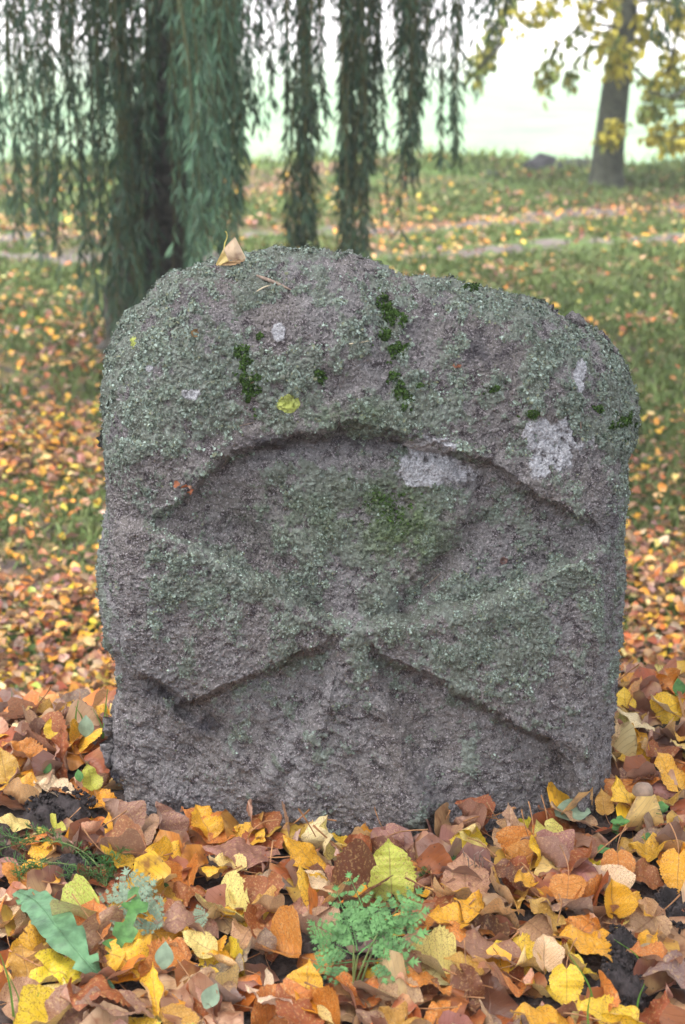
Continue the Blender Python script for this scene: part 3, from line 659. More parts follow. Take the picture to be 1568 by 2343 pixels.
# ---- leaves that can be recognised one by one: X, Y, width in picture units, colour, pose, yaw (0 = tip away), pitch, roll, label
HERO = [
 (795, 1925, 95, 'bright yellow', 'flat', 100, .55, .0, 'bright yellow oval leaf with a brown tip close below the stone'),
 (893, 1978, 118, 'yellow-green', 'flat', 5, .95, .0, 'large yellow-green leaf standing up, the greenest leaf before the stone'),
 (1082, 1918, 80, 'pale yellow', 'flat', 70, .5, .1, 'smooth pale yellow rounded leaf near the foot of the stone'),
 (1297, 2256, 92, 'bright yellow', 'flat', 178, -1.0, .0, 'bright yellow heart-shaped leaf standing upright with its notch on top'),
 (688, 1945, 104, 'golden', 'flat', 60, .6, .1, 'round golden leaf with rusty edges beside the bright yellow one'),
 (605, 2045, 112, 'rust', 'cupped', 170, -.55, .1, 'broad rust-orange leaf standing with a curled yellow rim below'),
 (605, 2075, 62, 'ochre', 'folded', 90, .3, .3, 'small olive-yellow folded leaf under the broad rust-orange one'),
 (390, 2150, 165, 'pinkish brown', 'arched', 95, .25, .1, 'large domed brown leaf with a pale yellow half beside the dandelion'),
 (455, 2150, 90, 'pale yellow', 'flat', 80, .5, -.3, 'pale yellow leaf lying against the large domed brown leaf'),
 (545, 1940, 150, 'pinkish brown', 'flat', 95, .22, .1, 'long pinkish brown leaf with toothed edge lying level before the stone'),
 (378, 1810, 90, 'pinkish brown', 'folded', 25, 1.1, .3, 'brown leaf standing on edge against the left foot of the stone'),
 (470, 1828, 115, 'orange', 'cupped', 80, .5, -.2, 'orange cupped leaf leaning on the stone near its left foot'),
 (575, 1850, 95, 'rust', 'curled', 100, .5, .2, 'curled rusty leaf leaning on the stone beside the orange cupped one'),
 (272, 1810, 100, 'pinkish brown', 'folded', 40, .7, .4, 'narrow pinkish leaf slanting at the left corner of the stone'),
 (207, 1775, 64, 'yellow-green', 'flat', 30, .9, .2, 'small lemon yellow leaf standing just left of the stone'),
 (35, 1823, 85, 'golden', 'folded', 80, .4, .3, 'golden folded leaf above the bare soil at left'),
 (25, 1875, 80, 'pale yellow', 'flat', 110, .4, 0, 'pale yellow leaf lying on the near side of the golden folded leaf'),
 (115, 1800, 80, 'cream', 'cupped', 85, .4, 0, 'cream leaf with pink tip at the back edge of the bare soil'),
 (45, 1998, 105, 'orange', 'flat', 60, .3, 0, 'broad orange leaf under the feathery green plant'),
 (15, 2085, 105, 'cream', 'flat', 10, .5, .1, 'cream leaf with a dark stalk left of the dandelion leaf'),
 (212, 2095, 95, 'orange', 'cupped', 0, .6, 0, 'orange heart-shaped leaf behind the dandelion leaf'),
 (48, 2210, 125, 'ochre', 'arched', 20, .4, .2, 'large mustard beige leaf arched below the dandelion leaf'),
 (190, 2320, 180, 'rust', 'arched', 110, .3, .2, 'large dark rust leaf at the bottom edge with a brown leaf over it'),
 (262, 2290, 180, 'pinkish brown', 'flat', 120, .4, .1, 'large pinkish brown leaf lying over the dark rust one'),
 (352, 2262, 130, 'bright yellow', 'rolled', 10, .5, .2, 'long bright yellow leaf rolled lengthwise below the domed brown leaf'),
 (460, 2262, 125, 'tan', 'arched', 85, .3, 0, 'tan leaf with dark spots arched right of the long rolled yellow leaf'),
 (605, 2268, 110, 'cream', 'twisted', 60, .4, .2, 'cream leaf with pink stain below the cow parsley'),
 (505, 2198, 82, 'golden', 'rolled', 75, .3, 0, 'golden leaf rolled into a tube between tan leaves'),
 (602, 2150, 60, 'greyish brown', 'arched', 10, .7, .2, 'greyish brown curved leaf standing like a hood'),
 (672, 2305, 130, 'rust', 'flat', 40, .4, .2, 'broad rust leaf at the bottom edge left of the parsley stalk'),
 (1512, 1615, 76, 'pale yellow', 'flat', 110, .7, 0, 'pale yellow round leaf highest on the pile right of the stone'),
 (1449, 1640, 84, 'cream', 'flat', 70, .5, .2, 'cream leaf with brown spots behind the right edge of the stone'),
 (1430, 1600, 60, 'bright yellow', 'flat', 0, .6, .2, 'small yellow leaf half hidden behind the right edge of the stone'),
 (1545, 1668, 90, 'golden', 'curled', 90, .5, .2, 'golden ring-curled leaf on the pile at the right border'),
 (1560, 1698, 60, 'pale yellow', 'cupped', 80, .4, .2, 'lime-tinted pale leaf under the golden ring-curled leaf'),
 (1490, 1700, 90, 'rust', 'curled', 60, .4, .2, 'rust leaf with rolled rim in the middle of the right pile'),
 (1424, 1778, 88, 'bright yellow', 'twisted', 20, .8, .3, 'bright yellow leaf with grey holes beside the lower right edge of the stone'),
 (1526, 1755, 96, 'golden', 'flat', 40, .8, .2, 'golden yellow leaf standing behind the mushroom'),
 (1381, 1832, 58, 'ochre', 'flat', 10, .9, .2, 'small mottled yellow leaf touching the right foot of the stone'),
 (1416, 1985, 92, 'orange', 'flat', 178, -.6, 0, 'toothed orange-brown leaf right of the foreground chickweed'),
 (1552, 1990, 100, 'golden', 'flat', 170, -.7, .2, 'orange-yellow leaf hanging at the right border'),
 (1399, 2055, 80, 'golden', 'folded', 5, 1.0, .1, 'golden triangular leaf folded upright'),
 (1460, 2065, 84, 'golden', 'cupped', 60, .7, .2, 'golden cupped leaf right of the upright triangular one'),
 (1375, 2010, 80, 'cream', 'folded', 30, .7, .2, 'cream leaf strip behind the upright golden triangle'),
 (1100, 2058, 140, 'golden', 'twisted', 75, .35, .2, 'long mustard leaf with blackened tip right of the parsley'),
 (1219, 2095, 115, 'ochre', 'arched', 60, .4, .2, 'mustard leaf with toothed rim arched beside the blackened one'),
 (1022, 2110, 95, 'golden', 'cupped', 100, .4, -.2, 'yellow-orange leaf touching the right edge of the parsley fronds'),
 (1094, 2155, 175, 'pinkish brown', 'flat', 85, .25, .1, 'very large flat pinkish leaf right of the parsley'),
 (1349, 2150, 165, 'golden', 'flat', 95, .35, .1, 'large golden leaf with pink back above the yellow heart'),
 (1064, 2212, 92, 'ochre', 'flat', 90, .3, 0, 'dark yellow leaf tucked in shade under a brown one'),
 (1244, 2172, 74, 'cream', 'folded', 0, .8, .1, 'cream leaf pointing up above the yellow heart'),
 (1534, 2255, 190, 'greyish brown', 'arched', 100, .35, -.1, 'very large grey-brown leaf at the lower right corner'),
 (1490, 2192, 120, 'orange', 'cupped', 90, .4, .2, 'salmon orange leaf above the very large grey-brown one'),
 (1299, 2030, 96, 'orange', 'flat', 170, -.4, .1, 'salmon orange leaf with toothed edge at middle right'),
 (1234, 1950, 96, 'pinkish brown', 'folded', 60, .6, .3, 'brown toothed leaf standing right of the pale yellow rounded one'),
 (1154, 2000, 100, 'dark brown', 'arched', 70, .3, 0, 'dark brown glossy leaf curved below dry seed stalks'),
 (1064, 1990, 130, 'tan', 'flat', 0, .3, 0, 'broad tan veined leaf under dry seed stalks'),
 (1166, 1893, 100, 'tan', 'rolled', 5, 1.0, .1, 'narrow tan leaf standing on end before the stone'),
 (1309, 1850, 105, 'tan', 'flat', 80, .4, .1, 'flat tan leaf leaning on the stone near its right foot'),
 (1069, 1868, 80, 'rust', 'folded', 60, .5, .2, 'red-brown leaf touching the stone at the middle'),
 (954, 2255, 125, 'orange', 'arched', 100, .3, .2, 'orange-brown leaf with a hole just right of the parsley stalk'),
 (1374, 2320, 125, 'bright yellow', 'cupped', 80, .4, .1, 'bright yellow leaf at the bottom edge under the yellow heart'),
 (1234, 2322, 130, 'golden', 'flat', 95, .4, .1, 'golden leaf at the bottom edge left of a bright yellow one'),
 (924, 2322, 130, 'ochre', 'twisted', 80, .4, .1, 'mustard leaf cut by the bottom edge below the parsley'),
 (530, 2000, 70, 'rust', 'curled', 40, .5, .2, 'small rust leaf curled left of the broad rust-orange one'),
 (365, 2078, 76, 'rust', 'cupped', 80, .5, 0, 'small brick red cupped leaf right of the silvery leaf'),
 (730, 2010, 96, 'cream', 'flat', 70, .4, .2, 'cream yellow leaf above the parsley, left of the yellow-green leaf'),
 (520, 1975, 90, 'pale yellow', 'cupped', 85, .3, .1, 'pale lemon leaf edge under the long pinkish leaf'),
 (40, 1700, 90, 'orange', 'cupped', 70, .5, .2, 'orange leaf on the pile at the upper left border'),
 (140, 1720, 120, 'rust', 'rolled', 5, .8, .1, 'rolled rust leaf standing on the left pile'),
 (8, 1745, 80, 'ochre', 'flat', 20, .7, 0, 'olive yellow leaf cut by the left border above the soil'),
 (120, 1655, 46, 'bright yellow', 'flat', 20, .8, .1, 'small yellow leaf on the crest of the left pile'),
 (465, 1890, 90, 'golden', 'cupped', 30, .6, .1, 'golden brown leaf facing out below the orange cupped one'),
 (545, 1790, 0, 'rust', 'flat', 0, 0, 0, ''),
 (1195, 2010, 60, 'golden', 'curled', 40, .5, .2, 'small golden leaf curled beside the dark brown glossy one'),
 (700, 2130, 90, 'tan', 'folded', 60, .4, .2, 'tan leaf under the left fronds of the parsley'),
]
for (X, Y, wpx, colour, pose, yaw, pit, rl, lab) in HERO:
    if not wpx: continue
    g = gpt(X, Y, .03); dist = g[1]*cp+(H-g[2])*sp; size = wpx/F*dist*1.02
    g = gpt(X, Y, .022+size*.35*abs(math.sin(pit)))
    x, y = g[0], g[1]
    if in_stone(x, y, .018) and abs(x) < .33: y = D-.03
    add_leaf(x, y, size, math.radians(yaw), pit, rl, pose, colour, lab, jit=.05, aim=(X, Y))
# a few more loose leaves dropped over everything at random
tries = 0
while len(LEAVES) < 298 and tries < 5000:
    tries += 1
    y = random.uniform(1.62, 2.5); hw = .2*y+.01; x = random.uniform(-hw, hw)
    if in_stone(x, y, .03) or on_soil(x, y, 1.3): continue
    if (x-PG[0])**2+(y-PG[1])**2 < .08**2: continue
    if any((x-l['x'])**2+(y-l['y'])**2 < (.058 if l['label'] else .028)**2 for l in LEAVES): continue
    add_leaf(x, y, random.uniform(.042, .066), random.uniform(0, 6.28), random.gauss(0, .35), random.gauss(0, .35), random.choice(['cupped', 'curled', 'twisted', 'arched', 'folded']), pick(W_NEAR))
# the leaf that lies on top of the stone
def stone_top(X, Y):
    L = LICHEN_PTS; k = np.argmin((L['PX']-X)**2+(L['PY']-Y)**2+1e6*(~L['front'])); return L['V'][k], L['N'][k]
p0, n0 = stone_top(535, 606)
yt = float(min(stone_top(497, 612)[0][1], stone_top(530, 612)[0][1], stone_top(562, 600)[0][1]))-.006
def patch4(c, bulge, k=9):
    c = np.array([at(X_, Y_, yt+d_) for X_, Y_, d_ in c]); u = np.linspace(0, 1, k); U, W_ = np.meshgrid(u, u)
    P = (c[0][None, None]*((1-U)*(1-W_))[..., None]+c[1]*(U*(1-W_))[..., None]+c[2]*(U*W_)[..., None]+c[3]*((1-U)*W_)[..., None])
    P[..., 1] += bulge*np.sin(U*np.pi)*np.sin(W_*np.pi)-.0015*np.sin(U*9+W_*3); P[..., 2] += .0012*np.sin(U*14)*W_
    i = np.arange(k-1)[:, None]*k; j = np.arange(k-1)[None]; return P.reshape(-1, 3), np.stack([i+j, i+j+1, i+k+j+1, i+k+j], -1).reshape(-1, 4), np.stack([.5+.5*W_.ravel(), U.ravel()], -1)
OL = at(513, 570, yt)
A_ = patch4([(512, 568, 0), (538, 541, .006), (563, 592, .006), (524, 597, -.004)], -.006)
B_ = patch4([(512, 568, 0), (524, 597, -.004), (506, 607, -.006), (493, 607, 0)], .003)
lt = obj('fallen_leaf', mesh('fallen_leaf', A_[0]-OL, A_[1], M_LEAF, uv=A_[2]), loc=OL, label='small buff leaf with yellow side standing folded on top of the stone', cat='fallen leaf', group='fallen leaves around the stone')
lt.color = (.66, .47, .24, 1)
hb = obj('leaf_half', mesh('leaf_half', B_[0]-OL, B_[1], M_LEAF, uv=B_[2]), lt); hb.color = (.66, .50, .05, 1)
hc = patch4([(493, 607, 0), (524, 597, -.004), (563, 594, .006), (540, 606, -.004)], -.001); hc_ = obj('leaf_half', mesh('leaf_half', hc[0]-OL, hc[1], M_LEAF, uv=hc[2]), lt); hc_.color = (.42, .24, .05, 1)
sv, sf = tube(spline([at(513, 569, yt), at(515, 556, yt), at(520, 543, yt+.002), at(519, 533, yt+.002), at(516, 529, yt)], 12)-OL, .0008, 5)
obj('leaf_stalk', mesh('leaf_stalk', sv, sf, plain('yellow_stalk', (.62, .52, .14), .5)), lt)

# labels of the anonymous leaves, from look and neighbours
LM = [(*gpt(a, b)[:2], nm) for a, b, nm in ((150, 2150, 'the dandelion leaf'), (300, 2050, 'the silvery leaf'), (110, 1950, 'the feathery plant'), (820, 2240, 'the cow parsley'), (893, 1978, 'the yellow-green leaf'),
      (1297, 2256, 'the yellow heart'), (1466, 1830, 'the mushroom'), (1410, 1930, 'the chickweed'), (1082, 1918, 'the pale rounded leaf'), (795, 1925, 'the bright yellow oval leaf'), (605, 2045, 'the broad rust-orange leaf'),
      (1534, 2255, 'the very large grey-brown leaf'), (390, 2150, 'the domed brown leaf'), (140, 1860, 'the bare soil patch'), (300, 1830, "the stone's left foot"), (1370, 1860, "the stone's right foot"), (1094, 2155, 'the very large pinkish leaf'),
      (1100, 2058, 'the long mustard leaf'), (545, 1940, 'the long pinkish leaf'), (1512, 1615, 'the right-hand pile top'), (60, 1680, 'the left-hand pile top'))]
POSEW = {'flat': 'flat', 'cupped': 'cupped', 'curled': 'curled', 'arched': 'arched', 'folded': 'folded', 'twisted': 'twisted', 'rolled': 'rolled'}
used = {l['label'] for l in LEAVES if l['label']}
for l in LEAVES:
    if l['label']: continue
    sz = 'small' if l['size'] < .054 else ('large' if l['size'] > .068 else 'middle-sized')
    order = sorted(LM, key=lambda q: (q[0]-l['x'])**2+(q[1]-l['y'])**2)
    best = None
    for q in order[:4]:
        dx, dy = l['x']-q[0], l['y']-q[1]; dd = math.hypot(dx, dy)
        side = ('right of' if dx > 0 else 'left of') if abs(dx) > abs(dy)*.7 else ('behind' if dy > 0 else 'in front of')
        for word in ('close ' if dd < .07 else '', 'just ' if dd < .12 else 'farther '):
            cand = f"{sz} {POSEW[l['pose']]} {l['colour']} leaf {word}{side} {q[2]}"
            if cand not in used: best = cand; break
        if best: break
    l['label'] = best or cand; used.add(l['label']); l['o']['label'] = l['label']

# ------------------------------------------------------------------ soil showing between the leaves
def soil_patch(a, b, c, d, seed):
    k = 46; u = np.linspace(-1, 1, k); U, Vv = np.meshgrid(u, u); x = a+U*c*1.25; y = b+Vv*d*1.25
    z = ground_z(x, y); q = np.stack([x.ravel(), y.ravel(), np.full(x.size, seed)], -1)
    hgt = .014+.012*fbm(q, 30, 3).reshape(x.shape)+.008*np.abs(fbm(q, 110, 3).reshape(x.shape)); fall = smooth(1.0, .55, np.hypot(U, Vv))
    V = np.stack([x, y, z-.006+(hgt+.008)*fall], -1).reshape(-1, 3); i = np.arange(k-1)[:, None]*k; j = np.arange(k-1)[None]
    return V, np.stack([i+j, i+j+1, i+k+j+1, i+k+j], -1).reshape(-1, 4)
vs, fs = lay([soil_patch(*s, i) for i, s in enumerate(SOILW)])
obj('soil', mesh('soil', vs, fs, M_SOIL), kind='structure')
def crumb_cloud():
    P, k = [], 0
    for a, b, c, d in SOILW:
        for _ in range(260):
            an = random.uniform(0, 6.28); r_ = math.sqrt(random.random()); x, y = a+c*r_*math.cos(an), b+d*r_*math.sin(an)
            P.append((x, y, float(ground_z(x, y))+.014+random.random()*.006, random.uniform(.0012, .0048)))
    P = np.array(P); ic = np.array([(0, 0, 1), (1, 0, 0), (0, 1, 0), (-1, 0, 0), (0, -1, 0), (0, 0, -1)], float)
    V = P[:, None, :3]+ic[None]*P[:, None, 3:]*(.6+.7*np.random.rand(len(P), 6, 1))
    fc = np.array([(0, 1, 2), (0, 2, 3), (0, 3, 4), (0, 4, 1), (5, 2, 1), (5, 3, 2), (5, 4, 3), (5, 1, 4)])
    return V.reshape(-1, 3), (fc[None]+np.arange(len(P))[:, None, None]*6).reshape(-1, 3)
vs, fs = crumb_cloud(); obj('soil_crumbs', mesh('soil_crumbs', vs, fs, M_SOIL), kind='stuff', label='dark crumbs of earth lying on the bare soil patches', cat='soil')

# ------------------------------------------------------------------ leaves of the lawn behind, joined with the buried layer
def simple_leaf(seed):
    r = np.random.default_rng(seed); c = r.uniform(.1, .35)
    V = np.array([(0, 0, 0), (-.36, .28, c), (.36, .28, c*r.uniform(.2, 1)), (0, .45, .02), (-.25, .72, c*r.uniform(0, 1)), (.25, .72, c), (0, 1, r.uniform(-.1, .3))])
    Fc = np.array([(0, 3, 1), (0, 2, 3), (1, 3, 4), (2, 5, 3), (3, 6, 4), (3, 5, 6)]); uv = np.stack([V[:, 0]+.5, V[:, 1]], -1); return V, Fc, uv
SIMP = [simple_leaf(i) for i in range(8)]
def scatter_far(nn):
    Y_ = 2.75*(16.2/2.75)**rng.random(nn)*1.0; Y_ = np.where(rng.random(nn) < .45, 2.8+4.0*rng.random(nn), Y_)
    X_ = (rng.random(nn)*2-1)*(.24*Y_+.25); p = np.stack([X_, Y_, 0*X_], -1)
    dens = .30+.95*fbm(p+11, .8, 4)+.25*smooth(6, 3.5, Y_)*(X_ < .2)-.22*smooth(.2, .8, X_)*smooth(4.5, 5.5, Y_)*smooth(10, 9, Y_)+.45*smooth(2.6, 3.2, X_)*smooth(14.5, 15.5, Y_)+.10*smooth(11, 14, Y_)-.05*smooth(7, 10, Y_)-.22*smooth(1.5, 3, X_)*smooth(6, 9, Y_)*smooth(15, 14, Y_)-.14*smooth(4.5, 6, Y_)+.5*smooth(5.2, 4.2, Y_)
    dens = dens+.22*np.exp(-((X_+1.4)/.8)**2-((Y_-6.8)/.9)**2)
    for R_ in (RUT1, RUT2): R_ = np.asarray(R_); dens = dens+.35*np.exp(-((Y_-np.interp(X_, R_[::-1, 0], R_[::-1, 1]))/.5)**2)
    keep = rng.random(nn) < np.clip(dens, .10, 1); X_, Y_ = X_[keep], Y_[keep]; k = len(X_)
    Z_ = ground_z(X_, Y_)+.012+.03*rng.random(k)
    q = rng.integers(0, 8, k); size = .022+.020*rng.random(k)+.0012*np.clip(Y_-4, 0, 10); yaw = rng.random(k)*6.28; pt = rng.normal(0, .4, k); rl = rng.normal(0, .4, k)
    wts = np.array([9, 5, 13, 16, 17, 10, 14, 10, 2, 9, 5, 2], float); ci = rng.choice(12, k, p=wts/wts.sum()); P = np.array([PAL[nm] for nm in names])
    out = []
    for s in range(8):
        m = q == s; V, Fc, uv = SIMP[s]; km = m.sum(); cy, sy = np.cos(yaw[m]), np.sin(yaw[m]); c1, s1 = np.cos(pt[m]), np.sin(pt[m]); c2, s2 = np.cos(rl[m]), np.sin(rl[m])
        L = V[None]*size[m][:, None, None]; x, y, z = L[..., 0], L[..., 1], L[..., 2]
        x, z = x*c2[:, None]+z*s2[:, None], -x*s2[:, None]+z*c2[:, None]; y, z = y*c1[:, None]-z*s1[:, None], y*s1[:, None]+z*c1[:, None]
        x, y = x*cy[:, None]-y*sy[:, None], x*sy[:, None]+y*cy[:, None]
        W_ = np.stack([x+X_[m][:, None], y+Y_[m][:, None], z+Z_[m][:, None]], -1).reshape(-1, 3)
        f = (Fc[None]+np.arange(km)[:, None, None]*7).reshape(-1, 3); cc = np.repeat(P[ci[m]]*(.80+rng.uniform(-.2, .1, (km, 3))), 7, 0)
        out.append((W_, f, np.tile(uv, (km, 1)), cc))
    return out
far = scatter_far(75000)
def q2t(f): return np.concatenate([f[:, [0, 1, 2]], f[:, [0, 2, 3]]])
allp = far+[(a, q2t(b), c, d) for a, b, c, d in BULK]
nV = np.cumsum([0]+[len(a[0]) for a in allp])
obj('fallen_leaves', mesh('fallen_leaves', np.concatenate([a[0] for a in allp]), np.concatenate([a[1]+n for a, n in zip(allp, nV)]), M_LEAFS,
    uv=np.concatenate([a[2] for a in allp]), col=np.concatenate([a[3] for a in allp])), kind='stuff', label='yellow, orange and brown leaves strewn over the lawn behind the stone', cat='fallen leaves')

# ------------------------------------------------------------------ grass of the lawn (stuff)
def blades(X_, Y_, h, wd, lean, colour, Z_=None):
    k = len(X_); Z_ = ground_z(X_, Y_) if Z_ is None else Z_; yaw = rng.random(k)*6.28; dx, dy = np.cos(yaw), np.sin(yaw)
    la = rng.random(k)*6.28; lx, ly = np.cos(la)*lean*h, np.sin(la)*lean*h
    V = np.empty((k, 5, 3))
    for i, (s, t) in enumerate(((-1, 0), (1, 0), (.75, .55), (-.75, .55), (0, 1))):
        V[:, i, 0] = X_+s*wd*dx*.5+lx*t**1.8; V[:, i, 1] = Y_+s*wd*dy*.5+ly*t**1.8; V[:, i, 2] = Z_-.004+h*t*(1-.25*lean*t)
    f = np.array([(0, 1, 2), (0, 2, 3), (3, 2, 4)]); return V.reshape(-1, 3), (f[None]+np.arange(k)[:, None, None]*5).reshape(-1, 3), np.repeat(colour, 5, 0)
def lawn(nn):
    Y_ = 2.95*(16.6/2.95)**(rng.random(nn)**.85); X_ = (rng.random(nn)*2-1)*(.24*Y_+.3)
    p = np.stack([X_, Y_, 0*X_], -1); d = .50+1.0*fbm(p+3, .8, 3)+.45*smooth(.2, 1.2, X_)*smooth(3, 5, Y_)-.25*smooth(11, 14, Y_)-.15*smooth(6.5, 4.5, Y_)
    for R_, hw in ((RUT1, .24), (RUT2, .20)):
        R_ = np.asarray(R_); yr = np.interp(X_, R_[::-1, 0], R_[::-1, 1]); d = d-1.6*(np.abs(Y_-yr) < hw*1.2)
    d = d+.35*np.exp(-((X_+1.4)/.8)**2-((Y_-6.8)/.9)**2)
    keep = rng.random(nn) < np.clip(d, .02, 1); X_, Y_ = X_[keep], Y_[keep]; k = len(X_)
    h = (.020+.035*rng.random(k))*(1+.12*(Y_-3)*.5); wd = (.003+.0014*Y_)*(.7+.6*rng.random(k))
    c = np.array([.100, .150, .045])[None]*(.7+.7*rng.random((k, 1)))+np.array([.03, .01, 0])[None]*rng.random((k, 1))
    return blades(X_, Y_, h, wd, .3+.6*rng.random(k), c)
v, f, c = lawn(170000)
obj('lawn_grass', mesh('lawn_grass', v, f, M_GRASS, col=c, smoothed=False), kind='stuff', label='short green grass growing through the fallen leaves behind the stone', cat='grass')
def bankgrass(nn):
    X_ = (rng.random(nn)*2-1)*4.6; Y_ = 15.9+rng.normal(0, .35, nn)-.1*X_+.35*np.sin(X_*.9+1)
    keep = rng.random(nn) < np.clip(.45+fbm(np.stack([X_, Y_, 0*X_], -1), 1.3, 3), .05, 1)*np.where(X_ > 2.9, .3, 1); X_, Y_ = X_[keep], Y_[keep]; k = len(X_)
    c = np.array([.20, .26, .08])[None]*(.6+.8*rng.random((k, 1)))
    return blades(X_, Y_, .06+.14*rng.random(k)**2, .016+.01*rng.random(k), .3+.5*rng.random(k), c)
v, f, c = bankgrass(9000)
obj('bank_grass', mesh('bank_grass', v, f, M_GRASS, col=c, smoothed=False), kind='stuff', label='tufted pale grass along the edge of the field', cat='grass')

# ------------------------------------------------------------------ weeping willow
WB = gpt(345, 800)
willow = empty('weeping_willow', WB, 'weeping willow with a dark trunk behind a curtain of hanging leaves', 'tree')
def child(name, V, Fc, mat, parent, org, **kw):
    return obj(name, mesh(name, np.asarray(V)-np.asarray(org), Fc, mat, col=kw.get('col'), uv=kw.get('uv'), smoothed=kw.get('smoothed', True)), parent, kind=kw.get('kind'))
tp = [WB+np.array([-.02, 0, -.15]), WB+np.array([0, 0, .05]), WB+np.array([.05, 0, .5]), WB+np.array([.16, .02, 1.1]), WB+np.array([.30, .05, 1.9]), WB+np.array([.4, .1, 3.0])]
tv, tf = tube(spline(tp, 60), np.interp(np.linspace(0, 1, 60), [0, .06, .2, .6, 1], [.34, .25, .20, .18, .13]), 26)
nv = fbm(tv*np.array([3, 3, .7]), 5, 4); ctr = tv.reshape(60, 26, 3).mean(1).repeat(26, 0); dr_ = (tv-ctr); tv = tv+dr_*(.28*nv)[:, None]
child('trunk', tv, tf, M_BARK, willow, WB)
for k in range(9):
    a = k*.7; e = WB+np.array([math.cos(a)*3.2+.6, math.sin(a)*2.6-.6, 3.4+.5*math.sin(k*2.1)]); s = WB+np.array([.3, .05, 1.9+.12*k])
    bv, bf = tube(spline([s, s*.5+e*.5+np.array([0, 0, .5]), e, e+np.array([math.cos(a)*.7, math.sin(a)*.6, -.5])], 16), np.linspace(.10, .02, 16), 7); child('branch', bv, bf, M_BARK, willow, WB)
def wleaf():
    V = np.array([(0, 0, 0), (-.055, .30, .015), (.055, .30, .015), (-.05, .62, 0), (.05, .62, 0), (0, 1, -.04)]); return V, np.array([(0, 2, 1), (1, 2, 4), (1, 4, 3), (3, 4, 5)])
# X0, X1, bottom Y, spread, depth0, depth1, strands, tone
CL = [(-40, 20, 330, 60, 6.9, 7.8, 9, .9), (20, 90, 520, 70, 6.8, 7.8, 16, .9), (85, 150, 560, 90, 6.8, 7.8, 16, .85), (112, 128, 640, 20, 7.1, 7.3, 3, .8), (150, 200, 470, 80, 6.8, 7.8, 10, .85), (190, 260, 730, 120, 7.0, 8.0, 13, .9),
      (225, 330, 780, 110, 6.9, 7.6, 22, .85), (250, 362, 700, 130, 7.0, 7.6, 26, .95), (330, 420, 330, 90, 7.0, 7.6, 14, .85), (408, 470, 700, 90, 6.6, 7.3, 18, 1.1), (440, 535, 620, 130, 6.5, 7.4, 30, 1.2), (500, 556, 560, 200, 6.6, 7.5, 9, 1.1), (510, 552, 480, 110, 6.6, 7.5, 12, 1.0),
      (560, 605, 285, 45, 7.2, 7.9, 7, .8), (605, 650, 230, 70, 7.2, 7.9, 5, .8), (658, 715, 575, 25, 7.0, 7.8, 30, .72), (655, 742, 330, 80, 7.0, 7.8, 13, .75), (785, 838, 590, 25, 7.0, 7.8, 38, .68), (775, 878, 380, 110, 7.0, 7.9, 20, .72), (850, 880, 450, 80, 7.2, 7.9, 5, .8),
      (912, 962, 410, 90, 7.1, 7.9, 22, .68), (910, 990, 230, 60, 7.1, 7.9, 20, .7), (905, 925, 560, 20, 7.1, 7.5, 2, .75), (1015, 1055, 380, 70, 7.2, 7.8, 13, .7), (1085, 1105, 225, 25, 7.3, 7.8, 2, .8), (1100, 1150, 90, 40, 7.3, 7.8, 4, .8),
      (1490, 1560, 90, 30, 7.0, 7.7, 9, .8), (230, 540, 260, 160, 7.0, 7.8, 24, .95), (520, 640, 120, 60, 7.0, 8.0, 10, .8), (640, 1000, 40, 30, 7.0, 8.0, 10, .8), (0, 240, 200, 90, 7.0, 8.0, 9, .85), (1030, 1160, 40, 30, 7, 8, 8, .8)]
singles = []
wl = []; WLV, WLF = wleaf()
